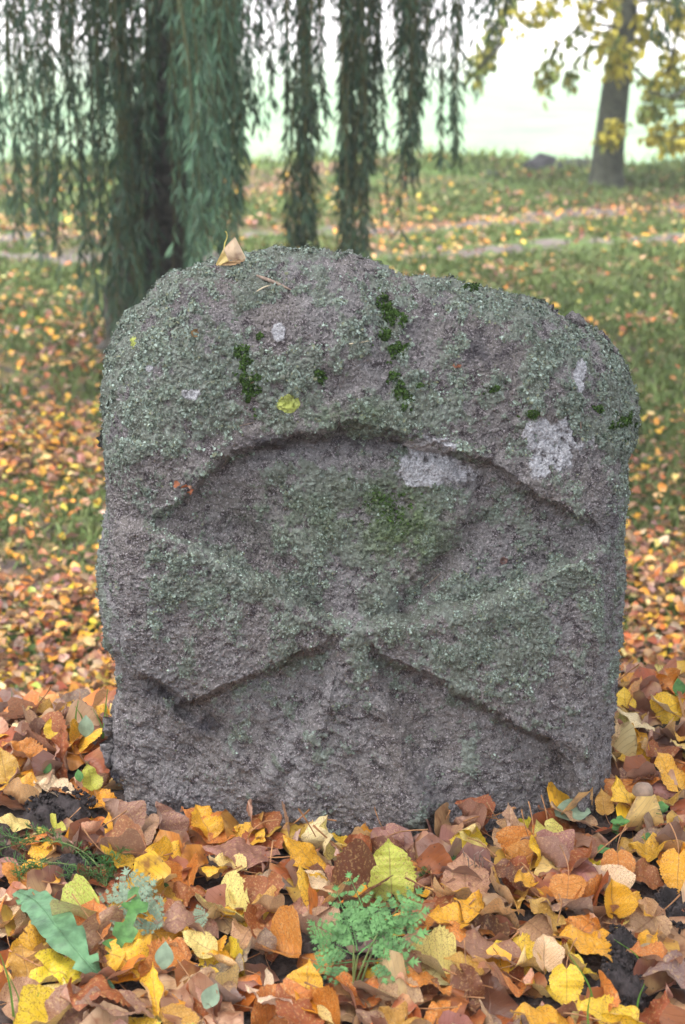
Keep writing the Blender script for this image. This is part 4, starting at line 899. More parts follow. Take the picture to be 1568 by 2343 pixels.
for ci_, (x0, x1, yb, spr, d0, d1, cnt, tone) in enumerate(CL):
    tw = []
    for s in range(cnt):
        X = random.uniform(x0, x1); dd = random.uniform(d0, d1); Yb = yb+random.uniform(-spr, spr*.4); b = at(X, Yb, dd); b = b.astype(float)
        ztop = 1.15+random.random()*.5; L = ztop-b[2]; m = max(6, int(L/.09)); t = np.linspace(0, 1, m)
        topo = np.array([b[0]*1.0+random.gauss(0, .05 if x1 < 560 else .03), b[1]+random.uniform(-.05, .1), ztop]); ph = random.uniform(0, 6)
        P = b[None]*(1-t[:, None])+topo[None]*t[:, None]; P[:, 0] += (.022*np.sin(t*L*3.2+ph)+.012*np.sin(t*L*8+ph*3))*np.clip(1-t, 0.2, 1); P[:, 1] += .02*np.sin(t*L*2.6+ph*1.7)
        tv, tf = tube(P, np.linspace(.0013, .0028, m), 3); tw.append((tv, tf))
        nl = int(L/(.0145 if (x0 >= 230 and x1 <= 560) else .021)); tt = rng.random(nl); pos = np.stack([np.interp(tt, t, P[:, k]) for k in range(3)], -1)
        az = rng.random(nl)*6.28; dn = rng.uniform(.15, .75, nl); ln = rng.uniform(.045, .085, nl)*(1-.3*(tt > .95))
        dirv = np.stack([np.cos(az)*np.sin(dn), np.sin(az)*np.sin(dn), -np.cos(dn)], -1)
        sidev = np.cross(dirv, rng.normal(size=(nl, 3))); sidev /= np.linalg.norm(sidev, axis=1)[:, None]; nv_ = np.cross(sidev, dirv)
        colr = np.array([.066, .124, .074])*tone*(.65+.75*rng.random((nl, 1)))+np.array([.035, .05, .02])*(rng.random((nl, 1)) < .12)
        if tone >= 1.1: colr = colr*1.4+np.array([.012, .02, .018])  # front-lit strands: their light is painted into the leaf colour
        for q in range(nl):
            if tone >= 1.2 and len(singles) < 298 and b[2]+L*tt[q] < .95 and dd < 7.1: singles.append((pos[q], sidev[q], dirv[q], nv_[q], ln[q]))
            else:
                pass
        ok = np.ones(nl, bool)
        W_ = pos[:, None]+ln[:, None, None]*(WLV[None, :, :1]*1.15*sidev[:, None]+WLV[None, :, 1:2]*dirv[:, None]+WLV[None, :, 2:]*nv_[:, None]*2)
        wl.append((W_, colr))
    tv, tf = lay(tw); child('hanging_twigs', tv, tf, M_WTWIG, willow, WB, kind='stuff')
for pts in (((402, -40), (425, 90), (436, 200), (440, 330)), ((440, -40), (462, 60), (478, 150), (490, 230))):
    bv, bf = tube(spline([at(X_, Y_, 6.6) for X_, Y_ in pts], 24), np.linspace(.0055, .002, 24), 6); child('hanging_branch', bv, bf, M_WBR, willow, WB)
WV = np.concatenate([a[0] for a in wl]); WC = np.concatenate([a[1] for a in wl]); k = len(WV)
print('willow leaves', k)
child('leaves', WV.reshape(-1, 3), (WLF[None]+np.arange(k)[:, None, None]*6).reshape(-1, 3), M_WILLOW, willow, WB, col=np.repeat(WC, 6, 0), kind='stuff')
wm1 = mesh('leaf', WLV*np.array([1.35, 1, 2]), WLF, M_WILLOW, col=np.tile([.075, .125, .075], (6, 1)))
for (p, s_, d_, n_, L_) in singles:
    o = obj('leaf', wm1, willow); jit_ = np.random.normal(size=3)*.012
    o.matrix_local = Matrix(((s_[0]*L_, d_[0]*L_, n_[0]*L_, p[0]-WB[0]+jit_[0]), (s_[1]*L_, d_[1]*L_, n_[1]*L_, p[1]-WB[1]+jit_[1]-.02), (s_[2]*L_, d_[2]*L_, n_[2]*L_, p[2]-WB[2]+jit_[2]), (0, 0, 0, 1)))
def crown_cloud(ctr, rad, nn, size, colour, shell=.5):
    d = rng.normal(size=(nn, 3)); d /= np.linalg.norm(d, axis=1)[:, None]; rr = (shell+(1-shell)*rng.random(nn))[:, None]
    P = np.asarray(ctr)+d*rr*np.asarray(rad)+rng.normal(size=(nn, 3))*.15
    keep = fbm(P, .8, 2) > -.22; P = P[keep]; k = len(P)
    a = rng.normal(size=(k, 3)); a /= np.linalg.norm(a, axis=1)[:, None]; b = np.cross(a, rng.normal(size=(k, 3))); b /= np.linalg.norm(b, axis=1)[:, None]
    V = np.stack([P-a*size, P+b*size*.55, P+a*size, P-b*size*.55], 1); return V.reshape(-1, 3), np.arange(k*4).reshape(-1, 4), np.repeat(np.asarray(colour)[None]*(.7+.6*rng.random((k, 1))), 4, 0)
v, f, c = crown_cloud(WB+np.array([.4, -2.2, 4.6]), (4.2, 4.0, 1.3), 2600, .13, (.05, .085, .04), .2)
child('crown', v, f, M_WILLOW, willow, WB, col=c, kind='stuff')

# ------------------------------------------------------------------ lime tree at the right
LB = gpt(1388, 425)
lime = empty('lime_tree', LB, 'slender lime tree with grey trunk and yellowing leaves at the field edge', 'tree')
dl_ = LB[1]
def L3(X, Y, dy=0.): return at(X, Y, dl_+dy)
base = LB+np.array([0, 0, -.1])
ctrl = [base, L3(1388, 400), L3(1395, 320), L3(1408, 210), L3(1425, 80), L3(1440, -60), L3(1455, -400), L3(1450, -1100)]
tv, tf = tube(spline(ctrl, 70), np.interp(np.linspace(0, 1, 70), [0, .06, .16, .3, 1], [.23, .17, .135, .125, .06]), 20)
child('trunk', tv, tf, M_LIMEBARK, lime, LB)
SPR = [((1410, 60), (1330, 60), (1260, 130), (1245, 195), 'g', 60, 22), ((1420, 30), (1330, -10), (1240, 10), (1170, 60), 'y', 60, 26), ((1420, 100), (1350, 110), (1310, 160), (1300, 175), 'g', 30, 16), ((1425, 70), (1400, 60), (1390, 90), (1420, 120), 'y', 42, 24),
       ((1425, 20), (1460, 40), (1470, 80), (1440, 110), 'y', 42, 24), ((1430, 0), (1400, -20), (1370, 10), (1340, 40), 'y', 42, 24), ((1435, 20), (1500, 60), (1540, 130), (1560, 210), 'g', 45, 24), ((1435, 10), (1520, 0), (1580, 60), (1600, 130), 'y', 80, 26),
       ((1400, 290), (1415, 270), (1400, 300), (1385, 305), 'y', 55, 16), ((1420, 130), (1480, 180), (1520, 200), (1560, 190), 'g', 40, 22), ((1600, 180), (1540, 220), (1490, 210), (1470, 245), 'g', 34, 14), ((1600, 240), (1530, 245), (1500, 250), (1480, 255), 'g', 20, 12),
       ((1610, 270), (1560, 285), (1520, 290), (1490, 300), 'y', 55, 18), ((1610, 300), (1580, 310), (1550, 315), (1520, 320), 'y', 40, 16), ((1250, -60), (1180, -20), (1140, 40), (1120, 95), 'g', 60, 22), ((1200, -40), (1150, 20), (1110, 110), (1085, 150), 'g', 44, 20),
       ((1150, 100), (1120, 130), (1100, 150), (1085, 190), 'g', 24, 14), ((1480, -60), (1530, -10), (1560, 20), (1600, 20), 'g', 45, 30), ((1430, 40), (1400, 120), (1415, 150), (1425, 100), 'y', 60, 22), ((1560, 30), (1540, 120), (1530, 160), (1500, 180), 'y', 50, 24)]
for (a, b, c_, d_, tone, cnt, wd) in SPR:
    dy = random.uniform(-.5, .1); P = spline([L3(*a, dy*.3), L3(*b, dy), L3(*c_, dy), L3(*d_, dy)], 20); bv, bf = tube(P, np.linspace(.016, .005, 20), 5)
    br = child('branch', bv, bf, M_LIMEBARK, lime, LB)
    cnt = int(cnt*1.5); t = .12+.88*rng.random(cnt)**.8; pos = np.stack([np.interp(t, np.linspace(0, 1, 20), P[:, k]) for k in range(3)], -1); pos += rng.normal(size=(cnt, 3))*np.array([1, 1, 1])*wd/F*dl_*.55; pos[:, 2] -= .03
    s = SIMP; vv = []; 
    for q in range(cnt):
        V_, Fc_, _ = SIMP[q % 8]; R = np.array(Matrix.Rotation(random.uniform(0, 6.28), 3, 'Z') @ Matrix.Rotation(random.uniform(-2.0, -.3), 3, 'X')); sz = random.uniform(.06, .095)
        cc = np.array((.58, .50, .07) if (tone == 'y' and random.random() < .8) else ((.22, .27, .06) if random.random() < .6 else (.36, .34, .07)))*(.7+.5*random.random())
        vv.append((V_*sz @ R.T+pos[q], Fc_, np.tile(cc, (7, 1))))
    v, f, c = lay(vv); obj('leaves', mesh('leaves', v-LB, f, M_LIME, col=c, smoothed=False), br, kind='stuff')
v, f, c = crown_cloud(LB+np.array([.3, -1.0, 5.2]), (3.2, 3.2, 2.2), 2500, .12, (.35, .32, .06), .2)
child('crown', v, f, M_LIME, lime, LB, col=c, kind='stuff')

# unseen lime added behind the viewer; its crown is there to shade the stone
OB = np.array([1.9, -2.6, 0.]); old = empty('lime_tree', OB, 'added unseen lime tree whose crown shades the stone from overhead', 'tree')
tv, tf = tube(spline([OB+np.array([0, 0, -.3]), OB+np.array([0, 0, .1]), OB+np.array([-.05, .1, 1.5]), OB+np.array([-.2, .5, 3.2]), OB+np.array([-.5, 1.2, 5.0])], 40), np.linspace(.38, .12, 40), 18); child('trunk', tv, tf, M_LIMEBARK, old, OB)
for k in range(7):
    a = k*.9; s_ = OB+np.array([-.15, .4, 2.6+.25*k]); e = OB+np.array([-1.6+2.6*math.cos(a), 3.4+2.4*math.sin(a), 4.0+.3*math.sin(k)]); bv, bf = tube(spline([s_, s_*.5+e*.5+np.array([0, 0, .3]), e], 14), np.linspace(.11, .02, 14), 7); child('branch', bv, bf, M_LIMEBARK, old, OB)
v, f, c = crown_cloud(OB+np.array([-1.8, 3.6, 4.5]), (4.0, 3.6, 1.3), 4500, .12, (.20, .24, .06), .1); child('crown', v, f, M_LIME, old, OB, col=c, kind='stuff')

# ------------------------------------------------------------------ boulders at the field edge
def rock(X, Y, wd, hgt, seed, label):
    g = gpt(X, Y); k = 26; th = np.linspace(0, 2*np.pi, k, endpoint=False); ph = np.linspace(0, np.pi, 14); T, Pp = np.meshgrid(th, ph)
    V = np.stack([np.cos(T)*np.sin(Pp), np.sin(T)*np.sin(Pp), np.cos(Pp)], -1).reshape(-1, 3); V = V*(1+.35*fbm(V+seed*5, 1.4, 3))[:, None]*np.array([wd, wd*.7, hgt])
    i = np.arange(13)[:, None]*k; j = np.arange(k)[None]; Fc = np.stack([i+j, i+(j+1) % k, i+k+(j+1) % k, i+k+j], -1).reshape(-1, 4)
    obj('boulder', mesh('boulder', V, Fc[:, ::-1], M_ROCK), loc=g, label=label, cat='rock', group='dark rocks at the edge of the field')
rock(1242, 390, .19, .11, 1, 'dark pointed rock at the field edge, farther left of the lime tree')
rock(1322, 388, .20, .085, 2, 'low dark rock nearest to the trunk of the lime tree')
rock(1282, 390, .12, .04, 3, 'small flat rock between two dark rocks at the field edge')
rock(1120, 402, .10, .03, 4, 'small half-buried rock at the field edge, leftmost of the rocks')

# ------------------------------------------------------------------ small plants in front
def ribbon(C, Wd, up, cols=5, cup=.0, wave=0., seed=0):      # blade along a centre line with half-width profile; up = surface normal
    C = np.asarray(C, float); m = len(C); T = np.gradient(C, axis=0); T /= np.linalg.norm(T, axis=1)[:, None]; S = np.cross(T, np.asarray(up, float)); S /= np.linalg.norm(S, axis=1)[:, None]+1e-9; Nn = np.cross(S, T)
    s = np.linspace(-1, 1, cols); Wd = np.asarray(Wd, float); Wd = np.stack([Wd, Wd], -1) if Wd.ndim == 1 else Wd
    wv = np.where(s[None] < 0, Wd[:, :1], Wd[:, 1:]); V = C[:, None]+S[:, None]*(s[None, :, None]*wv[..., None])+Nn[:, None]*(np.abs(s)[None, :, None]*wv[..., None]*cup)
    V = V+Nn[:, None]*(wave*np.sin(np.arange(m)*.9+seed)[:, None]*np.abs(s)[None])[..., None]
    i = np.arange(m-1)[:, None]*cols; j = np.arange(cols-1)[None]; return V.reshape(-1, 3), np.stack([i+j, i+j+1, i+cols+j+1, i+cols+j], -1).reshape(-1, 4)
# dandelion: a big lobed leaf and a smaller one from one root
g = gpt(262, 2262); dand = empty('dandelion', g, 'dandelion with one big blue-green toothed leaf and a small upright leaf', 'plant')
def pxh(X, Y, h): return gpt(X, Y, h)
m = 64; C = spline([pxh(262, 2275, .012), pxh(205, 2215, .040), pxh(140, 2135, .058), pxh(85, 2070, .056), pxh(38, 2030+12, .040)], m); t = np.linspace(0, 1, m)
env = .019*np.sin(np.pi*np.clip(t*.94+.03, 0, 1)**1.25)**.7+.001; saw = lambda p, a: (1+a*(2*((t*p) % 1)-1)*smooth(1.0, .72, t))
lb = .16+.55*smooth(.55, .2, t)
Wd = np.stack([env*(1-lb*(1-((t*6.3+.15*np.sin(t*9)) % 1))*smooth(1., .9, t))*1.12*(1+.03*np.sin(t*60)), env*(1-lb*(1-((t*5.4+.4) % 1))*smooth(1., .9, t))*1.3*(1+.03*np.sin(t*47))], -1)
v, f = ribbon(C, Wd, (0, -.35, 1), 9, -.10, .0018); child('leaf', v, f, M_DAND, dand, g)
v, f = tube(C+np.array([0, -.0005, .0012]), np.linspace(.0014, .0004, m), 6); child('midrib', v, f, M_DAND, dand, g)
m = 40; C = spline([pxh(262, 2200, .01), pxh(275, 2160, .035), pxh(300, 2110, .055), pxh(312, 2062, .062), pxh(300, 2032, .058)], m); t = np.linspace(0, 1, m)
Wd = .0105*np.sin(np.pi*np.clip(t, 0, 1)**1.2)**.6*(1+.45*np.sign(np.sin(t*22))*smooth(1, .85, t))+.0005
v, f = ribbon(C, Wd, (0, -.8, .5), 5, .2, .001); child('leaf', v, f, M_GREEN, dand, g)
m = 20; C = spline([pxh(268, 2215, .01), pxh(262, 2170, .03), pxh(235, 2168, .045)], m); v, f = ribbon(C, .009*np.sin(np.pi*np.linspace(0.02, 1, m)**.8)+.001, (0, -.5, .8), 5, .1); child('leaf', v, f, M_GREEN, dand, g)

def lobe(p, dirv, nrm, L, w_):                       # little three-lobed leaflet, as triangles
    s = np.cross(dirv, nrm); s = norm(s); q = [(0, 0), (.62, .55), (.16, .50), (.50, 1.0), (.10, .80), (0, 1.3), (-.10, .80), (-.50, 1.0), (-.16, .50), (-.62, .55)]
    V = np.array([p+s*(a*w_*2)+dirv*(b*L) for a, b in q]); V = np.vstack([V, [p+dirv*L*.6+nrm*L*.06]]); Fc = np.array([(i, (i+1) % 10, 10) for i in range(10)]); return V, Fc
def frond(P0, P1, nrm, npin=5, size=.03, seed=0):
    r = random.Random(seed); out = []; P0, P1, nrm = map(lambda a: np.asarray(a, float), (P0, P1, nrm)); ax = P1-P0; L = np.linalg.norm(ax); ax = ax/L; side = norm(np.cross(ax, nrm)); sag = np.array([0, 0, -1.])
    for i in range(npin):
        t = .22+.78*i/(npin-.3); base_ = P0+ax*L*t+sag*.10*L*t*t; pl = size*(1.1-.75*t)
        for sg in (-1, 1):
            dv = norm(side*sg*.85+ax*.6+nrm*r.uniform(-.1, .15)); 
            for j in range(4):
                u = .25+.75*j/3.2; b2 = base_+dv*pl*u
                if j < 3:
                    sd_ = norm(np.cross(dv, nrm))
                    for s2 in (-1, 1): out.append(lobe(b2, norm(sd_*s2*.8+dv*.7+nrm*r.uniform(-.2, .2)), nrm, pl*.34*(1.15-.5*u), pl*.115))
                else: out.append(lobe(b2, dv, nrm, pl*.38, pl*.15))
            out.append((np.array([base_-ax*.0003, base_+ax*.0005, base_+dv*pl, base_+dv*pl-ax*.0003]), np.array([(0, 1, 2), (0, 2, 3)])))
    out.append(lobe(P0+ax*L*.98+sag*.1*L, ax, nrm, size*.5, size*.2)); v, f = lay(out)
    sv, sf = tube(np.array([P0+ax*L*t+sag*.10*L*t*t-nrm*.0004 for t in np.linspace(0, 1, 8)]), np.linspace(.0010, .0004, 8), 4); return v, np.concatenate([f, q2t(sf)+len(v)]), sv
def frondmesh(*a, **k):
    v, f, sv = frond(*a, **k); return np.vstack([v, sv]), f
g = gpt(808, 2282); par = empty('cow_parsley', g, 'young cow parsley with lacy green fronds before the stone', 'plant')
tips = [((812, 2190), (740, 2150), .055, .050), ((818, 2180), (800, 2080), .075, .048), ((820, 2190), (900, 2110), .075, .052), ((826, 2180), (955, 2130), .070, .050), ((810, 2170), (770, 2020), .085, .036), ((850, 2130), (800, 2000), .095, .034),
        ((870, 2130), (955, 2035), .095, .042), ((830, 2200), (935, 2195), .050, .046), ((812, 2200), (730, 2210), .045, .040), ((830, 2150), (850, 2085), .09, .05), ((900, 2100), (965, 2080), .09, .04), ((780, 2160), (720, 2110), .07, .036)]
for i, (a, b, hz, sz) in enumerate(tips):
    P0 = pxh(*a, hz*.8); P1 = pxh(*b, hz); v, f = frondmesh(P0, P1, norm((random.uniform(-.4, .4), -.6, .8)), 4, sz*.62, seed=i); child('frond', v, f, M_PARS, par, g)
    sv, sf = tube(spline([g+np.array([random.uniform(-.004, .004), 0, -.005]), g*.5+P0*.5+np.array([0, -.004, .012]), P0], 10), np.linspace(.0017, .0009, 10), 5)
    if i % 2 == 0: child('stalk', sv, sf, M_STEM, par, g)
g = gpt(1000, 2020); p2 = empty('cow_parsley', g, 'small cow parsley seedling between the yellow-green leaf and a tan leaf', 'plant')
for i, (a, b, sz) in enumerate((((1000, 2010), (1035, 1965), .020), ((998, 2010), (968, 2000), .016), ((1000, 2015), (1000, 1965), .018))):
    v, f = frondmesh(pxh(*a, .02), pxh(*b, .03), norm((0, -.7, .8)), 4, sz, seed=40+i); child('frond', v, f, M_GREEN, p2, g)
# silvery mugwort leaf
g = gpt(330, 2110); mug = empty('mugwort', g, 'mugwort seedling with silvery grey-green divided leaves', 'plant')
for i, (a, b, sz) in enumerate((((318, 2085), (290, 1995), .030), ((318, 2085), (225, 2065), .026), ((325, 2090), (362, 2105), .028), ((320, 2090), (330, 2010), .022), ((322, 2092), (262, 2120), .02), ((440, 2110), (470, 2095), .014))):
    v, f = frondmesh(pxh(*a, .028), pxh(*b, .042), norm((0, -.8, .65)), 4, sz, seed=60+i); child('leaf', v, f, M_SILVER, mug, g)
sv, sf = tube(spline([g+np.array([0, 0, -.01]), pxh(322, 2098, .02), pxh(318, 2083, .03)], 8), .0011, 5); child('stem', sv, sf, M_STEM, mug, g)
# feathery mayweed
g = gpt(243, 2030); may = empty('mayweed', g, 'mayweed with thread-fine feathery green leaves over the bare soil', 'plant')
for i, pts in enumerate((((243, 2030), (215, 1975), (150, 1935), (70, 1930), (-10, 1945)), ((243, 2030), (195, 1995), (110, 1980), (20, 1975)), ((243, 2030), (262, 1980), (285, 1940), (300, 1905)), ((243, 2030), (190, 1960), (120, 1910), (70, 1895)), ((243, 2030), (250, 2000), (240, 1980)),
                         ((150, 1935), (110, 1915), (60, 1920), (10, 1915)), ((110, 1980), (70, 1990), (40, 2000)), ((243, 2030), (225, 2000), (160, 2010)))):
    P = spline([pxh(x_, y_, .006+.03*min(1, k*.6)) for k, (x_, y_) in enumerate(pts)], 26); sv, sf = tube(P, np.linspace(.0012, .0004, 26), 4); child('stalk', sv, sf, M_STEM, may, g)
    out = []
    for k in range(5, 26):
        for sg in (-1, 1, 0):
            if random.random() < .15: continue
            d0 = norm(P[min(k+1, 25)]-P[k-1]); dv = norm(d0*.5+np.random.normal(size=3)*np.array([.6, .5, .7])); L_ = random.uniform(.006, .014)
            out.append(tube(np.array([P[k], P[k]+dv*L_*.5, P[k]+dv*L_]), [.0005, .00045, .0002], 3))
            for _ in range(3):
                u = random.uniform(.3, .9); d2 = norm(dv+np.random.normal(size=3)*.6); out.append(tube(np.array([P[k]+dv*L_*u, P[k]+dv*L_*u+d2*L_*.45, P[k]+dv*L_*u+d2*L_*.6]), [.0004, .0004, .00015], 3))
    v, f = lay(out); child('feathery_leaf', v, f, M_GREEN, may, g)
# chickweed and other small herbs
def oval(P, dv, nrm, L, w_, mat, parent, org, name='leaf'):
    m = 9; t = np.linspace(0, 1, m); C = np.asarray(P)+np.asarray(dv)*L*t[:, None]+np.asarray(nrm)*(-.12*L*t[:, None]**2); v, f = ribbon(C, w_*np.sin(np.pi*np.clip(t, .03, .99)**.9)+.0002, nrm, 5, .25); child(name, v, f, mat, parent, org)
def herb(X, Y, tipx, tipy, sz, label, whorls=3, cat='plant', name='chickweed', hz=.03):
    g = gpt(X, Y); o = empty(name, g, label, cat); T_ = pxh(tipx, tipy, hz); P = spline([g+np.array([0, 0, -.01]), g*.5+T_*.5+np.array([.002, 0, .004]), T_], 10); sv, sf = tube(P, .0008, 5); child('stem', sv, sf, M_STEM, o, g)
    for w_ in range(whorls):
        c = P[9-w_*3]
        for k in range(4 if w_ == 0 else 2):
            a = k*(math.pi/2 if w_ == 0 else math.pi)+w_*.9+random.uniform(-.3, .3); dv = norm((math.cos(a), math.sin(a)*.8-.15, .35)); oval(c, dv, norm((0, -.35, 1)), sz*random.uniform(.8, 1.1), sz*.34, M_GREEN, o, g)
herb(1408, 1925, 1416, 1885, .015, 'chickweed shoot with oval leaves in front of the mushroom', 3)
herb(1508, 1900, 1510, 1855, .016, 'chickweed shoot with oval leaves right of the mushroom', 2)
herb(1482, 1935, 1485, 1925, .012, 'low chickweed rosette between two taller chickweed shoots', 1, hz=.018)
herb(1385, 1965, 1380, 1955, .015, 'round-leaved green seedling above the toothed orange-brown leaf', 1, name='seedling', hz=.018)
herb(1150, 2200, 1150, 2180, .010, 'tiny green seedling above a dark yellow leaf at lower middle', 2, name='seedling', hz=.022)
herb(1335, 2045, 1335, 2040, .010, 'tiny pale green seedling beside the upright golden triangle', 1, name='seedling', hz=.02)
herb(372, 2040, 368, 2030, .012, 'small dark green seedling right of the silvery mugwort', 1, name='seedling', hz=.018)
for X, Y, sz, nm, mt in ((103, 1778, .020, 'round dark green leaf on the pile above the bare soil', M_GREEN), (185, 1797, .018, 'round green leaf beside the small lemon leaf', M_GREEN), (200, 1695, .034, 'pale green oval leaf standing left of the stone', M_SILVER),
                         (470, 2320, .030, 'grey-green leaf at the bottom edge below the arched tan leaf', M_SILVER), (1350, 1872, .055, 'grey-green leaf lying below the mushroom', M_SILVER), (375, 2225, .032, 'dull green oval leaf lying on the rolled yellow leaf', M_SILVER), (1555, 1600, .03, 'blue-green leaf at the right border behind the pile', M_GREEN)):
    g = gpt(X, Y, .02); o = empty('green_leaf', g, nm, 'leaf'); an = random.uniform(-.5, .5); oval(g+np.array([0, 0, .004]), norm((math.sin(an), .25, .9) if sz < .05 else (-1, -.2, .1)), norm((0, -1, .35) if sz < .05 else (0, -.5, 1)), sz, sz*.34, mt, o, g, 'leaf_blade')
# grass tufts
def tuft(pts, label):
    g = gpt(*pts[0][:2]); o = empty('grass_tuft', g, label, 'grass tuft')
    for (x0, y0, x1, y1, x2, y2, hz, w_) in pts:
        a = pxh(x0, y0, 0.); dd = a[1]; b = at(x1, y1, dd-.005); c = at(x2, y2, dd-.01); C = spline([a-np.array([0, 0, .01]), b, c], 12)
        v, f = ribbon(C, w_*np.linspace(1, .1, 12)**.6, (random.uniform(-.3, .3), -1, .2), 3, .3); child('blade', v, f, M_GRASSB, o, g)
M_GRASSB = plain('tuft_blade', (.13, .27, .05), .45, .25, 40, .25)
tuft([(178, 1700, 174, 1640, 180, 1602, 0, .0016), (182, 1700, 190, 1650, 172, 1615, 0, .0014), (232, 1705, 240, 1640, 247, 1575, 0, .0017), (236, 1710, 232, 1660, 212, 1620, 0, .0013), (225, 1705, 245, 1660, 244, 1610, 0, .0015), (20, 1660, 26, 1620, 28, 1580, 0, .0012)], 'upright green grass blades just behind the left side of the stone')
tuft([(1362, 2440, 1345, 2330, 1352, 2270, 0, .0015), (1362, 2342, 1350, 2260, 1300, 2180, 0, .0013), (1455, 2350, 1460, 2290, 1475, 2250, 0, .0015), (1478, 2240, 1460, 2190, 1405, 2148, 0, .0010)], 'thin arching grass blades right of the yellow heart')
tuft([(35, 2350, 22, 2250, 0, 2180, 0, .0016), (45, 2350, 45, 2290, 20, 2230, 0, .0013), (60, 2350, 75, 2310, 90, 2270, 0, .0012), (38, 2345, 50, 2300, 60, 2290, 0, .0012)], 'grass blades at the lower left corner')
tuft([(148, 2080, 165, 2050, 178, 2010, 0, .0018), (118, 2065, 117, 2055, 118, 2045, 0, .0016)], 'short dark grass blades behind the dandelion leaf')
tuft([(640, 2190, 670, 2215, 705, 2245, 0, .0022), (1420, 1568, 1480, 1562, 1560, 1600, 0, .0014)], 'thick green stem lying left of the cow parsley')
tuft([(1540, 1620, 1545, 1590, 1548, 1565, 0, .0014), (1530, 1620, 1538, 1600, 1560, 1580, 0, .0012)], 'green blades behind the pile right of the stone')
# mushroom
g = gpt(1468, 1862, .020); mu = empty('mushroom', g, 'small beige-brown mushroom with domed cap among the leaves right of the stone', 'mushroom')
def lathe(prof, n_=28):
    prof = np.asarray(prof, float); th = np.linspace(0, 2*np.pi, n_, endpoint=False); V = np.stack([prof[:, :1]*np.cos(th), prof[:, :1]*np.sin(th), np.repeat(prof[:, 1:], n_, 1)], -1).reshape(-1, 3)
    i = np.arange(len(prof)-1)[:, None]*n_; j = np.arange(n_)[None]; return V, np.stack([i+j, i+(j+1) % n_, i+n_+(j+1) % n_, i+n_+j], -1).reshape(-1, 4)
v, f = lathe([(.0001, .0365), (.005, .0362), (.0095, .034), (.0128, .030), (.0145, .0245), (.0143, .0215), (.0135, .0205), (.010, .0215), (.005, .0225), (.003, .0225)]); v[:, :2] *= 1+.04*np.sin(3*np.arctan2(v[:, 1:2], v[:, :1])); obj('cap', mesh('cap', v+np.array([0, 0, .004]), f[:, ::-1], M_CAP), mu)
v, f = lathe([(.0042, -.01), (.004, .005), (.0034, .015), (.0033, .0275)], 14); obj('stem', mesh('stem', v, f[:, ::-1], M_MSTEM), mu)
# dry seed stalks
g = gpt(1075, 2035); ds = empty('dry_seed_stalk', g, 'thin grey dry seed stalks standing over the broad tan leaf', 'dry stalk')
for (x0, y0, x1, y1) in ((1066, 2040, 1072, 1960), (1085, 2035, 1098, 1950), (1092, 2035, 1105, 1965), (1095, 2030, 1085, 1955), (1078, 2020, 1060, 1945)):
    a = pxh(x0, y0, 0.); b = at(x1, y1, a[1]-.01); P = spline([a, (a+b)/2+np.array([random.uniform(-.004, .004), 0, 0]), b], 8); out = [tube(P, .0006, 4)]
    for k in range(2, 8): e = P[k]+np.array([random.uniform(-.006, .006), 0, .004]); out.append(tube(np.array([P[k], (P[k]+e)/2, e]), [.0004, .0005, .001], 3))
    v, f = lay(out); child('stalk', v, f, M_TWIG, ds, g)
# bits of wood and leaf on the stone
def stick(a, b, rad, label, n_=6, name='twig', mat=None, mid=None):
    (pa, na), (pb, nb) = stone_top(*a), stone_top(*b); pa = pa+na*rad*1.6; pb = pb+nb*rad*1.6; mm = (pa+pb)/2+na*.0015
    v, f = tube(spline([pa, mm, pb], 9), rad*np.array([.5, .9, 1, 1.1, 1, .95, .9, .6, .25]), n_); obj(name, mesh(name, v, f, mat or M_TWIG), label=label, cat='twig')
stick((590, 636), (664, 660), .0024, 'grey-brown bark splinter lying on top of the stone'); stick((588, 670), (622, 656), .0010, 'short pale straw touching the bark splinter on the stone', mat=plain('pale_straw', (.5, .42, .3), .7))
stick((798, 787), (850, 778), .0011, 'pale straw lying on the upper middle of the stone', mat=bpy.data.materials['pale_straw'])
stick((540, 975), (578, 966), .0006, 'hair-thin dry stem on the stone below the left moss'); stick((965, 1345), (1012, 1310), .0006, 'hair-thin dry stem in the hollow of the stone'); stick((1330, 990), (1322, 960), .0008, 'tiny brown sliver on the white lichen patch')
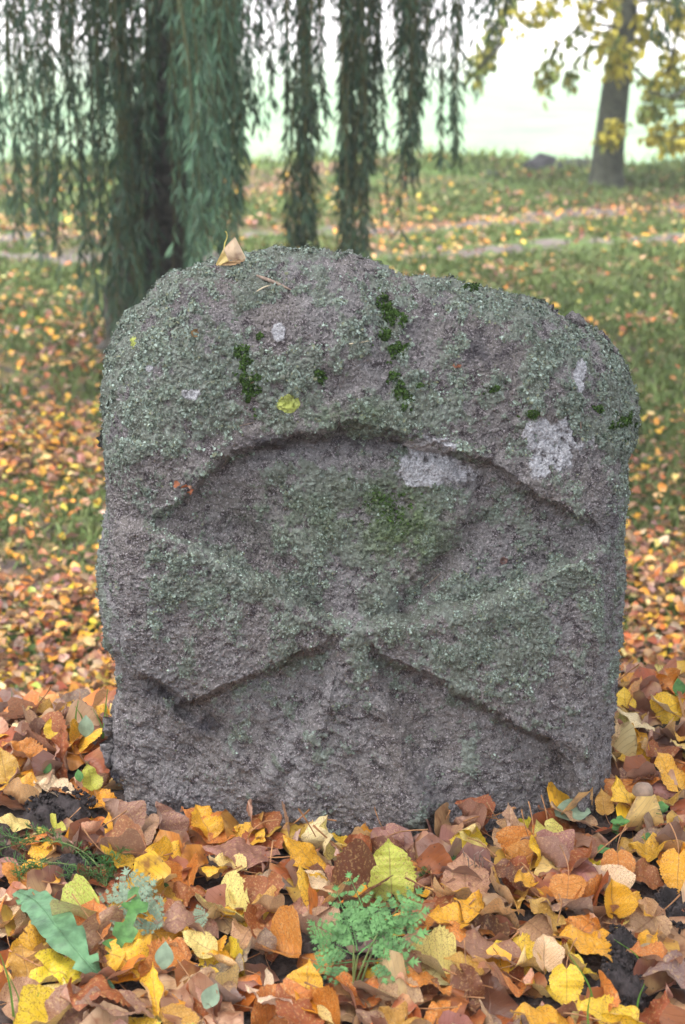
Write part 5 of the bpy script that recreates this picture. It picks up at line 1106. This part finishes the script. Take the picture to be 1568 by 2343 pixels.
def scrap(X, Y, sz, rgb, label, seed):
    p, n_ = stone_top(X, Y); V, Fc, uv = leaf_mesh_data(rows=9, cols=5, serr=0, seed=seed, cup=.5, curl=.6, ruffle=.12); o = obj('leaf_scrap', mesh('leaf_scrap', V, Fc, M_LEAF, uv=uv), label=label, cat='leaf scrap'); o.color = (*rgb, 1)
    q = Vector(n_).to_track_quat('Z', 'Y').to_matrix().to_4x4(); o.matrix_world = Matrix.Translation(p+n_*.002) @ q @ Matrix.Rotation(seed, 4, 'Z') @ Matrix.Scale(sz, 4)
scrap(437, 1105, .017, (.42, .12, .05), 'torn rust-coloured leaf scrap stuck on the left of the stone', 3); scrap(402, 1110, .010, (.36, .12, .06), 'tiny rust scrap left of the torn one on the stone', 5)
scrap(1050, 845, .013, (.22, .07, .04), 'small dark red scrap on the upper right of the stone', 7); scrap(1155, 1275, .012, (.14, .08, .09), 'small purplish dead leaf scrap in the right hollow of the stone', 9)
scrap(574, 872, .010, (.50, .30, .18), 'tiny tan scrap caught in the left moss cushion', 11); scrap(443, 770, .012, (.16, .09, .03), 'dark brown crumb of bark on the upper left of the stone', 12)
# thin dead twigs and stalks between the leaves
for k, (x0, y0, x1, y1, mt) in enumerate(((1150, 1800, 1180, 1850, 'rust'), (1020, 1880, 1022, 1820, 'r'), (1140, 1640+215, 1060, 1880, 'r'), (570, 1905, 640, 1875, 'r'), (690, 1850, 770, 1880, 'y'), (855, 1930, 980, 1905, 'y'), (1180, 1970, 1225, 2020, 'y'), (1275, 2120, 1278, 2055, 'y'), (1070, 1920, 1135, 1965, 'y'))):
    a = pxh(x0, y0, .03); b = pxh(x1, y1, .045)
    if a[1] > D-.02: a[1] = D-.02
    if b[1] > D-.02: b[1] = D-.02
    P = spline([a, (a+b)/2+np.array([.004*math.sin(k*2), 0, .006]), b], 12); v, f = tube(P, np.linspace(.0007, .0012, 12), 5)
    obj('twig', mesh('twig', v, f, M_STALK), label=['reddish stalk pointing up before the right half of the stone', 'thin red stalk standing against the stone', 'thin brown stalk leaning toward the narrow tan leaf', 'brown stalk over the rusty curled leaf', 'long pale stalk along the foot of the stone',
        'bent stalk behind the yellow-green leaf', 'bent pale stalk in front of the brown toothed leaf', 'upright pale stalk left of the cream leaf strip', 'curved stalk from the pale rounded leaf'][k], cat='twig')
print('objects', len(sc.objects), 'leaves', len(LEAVES))
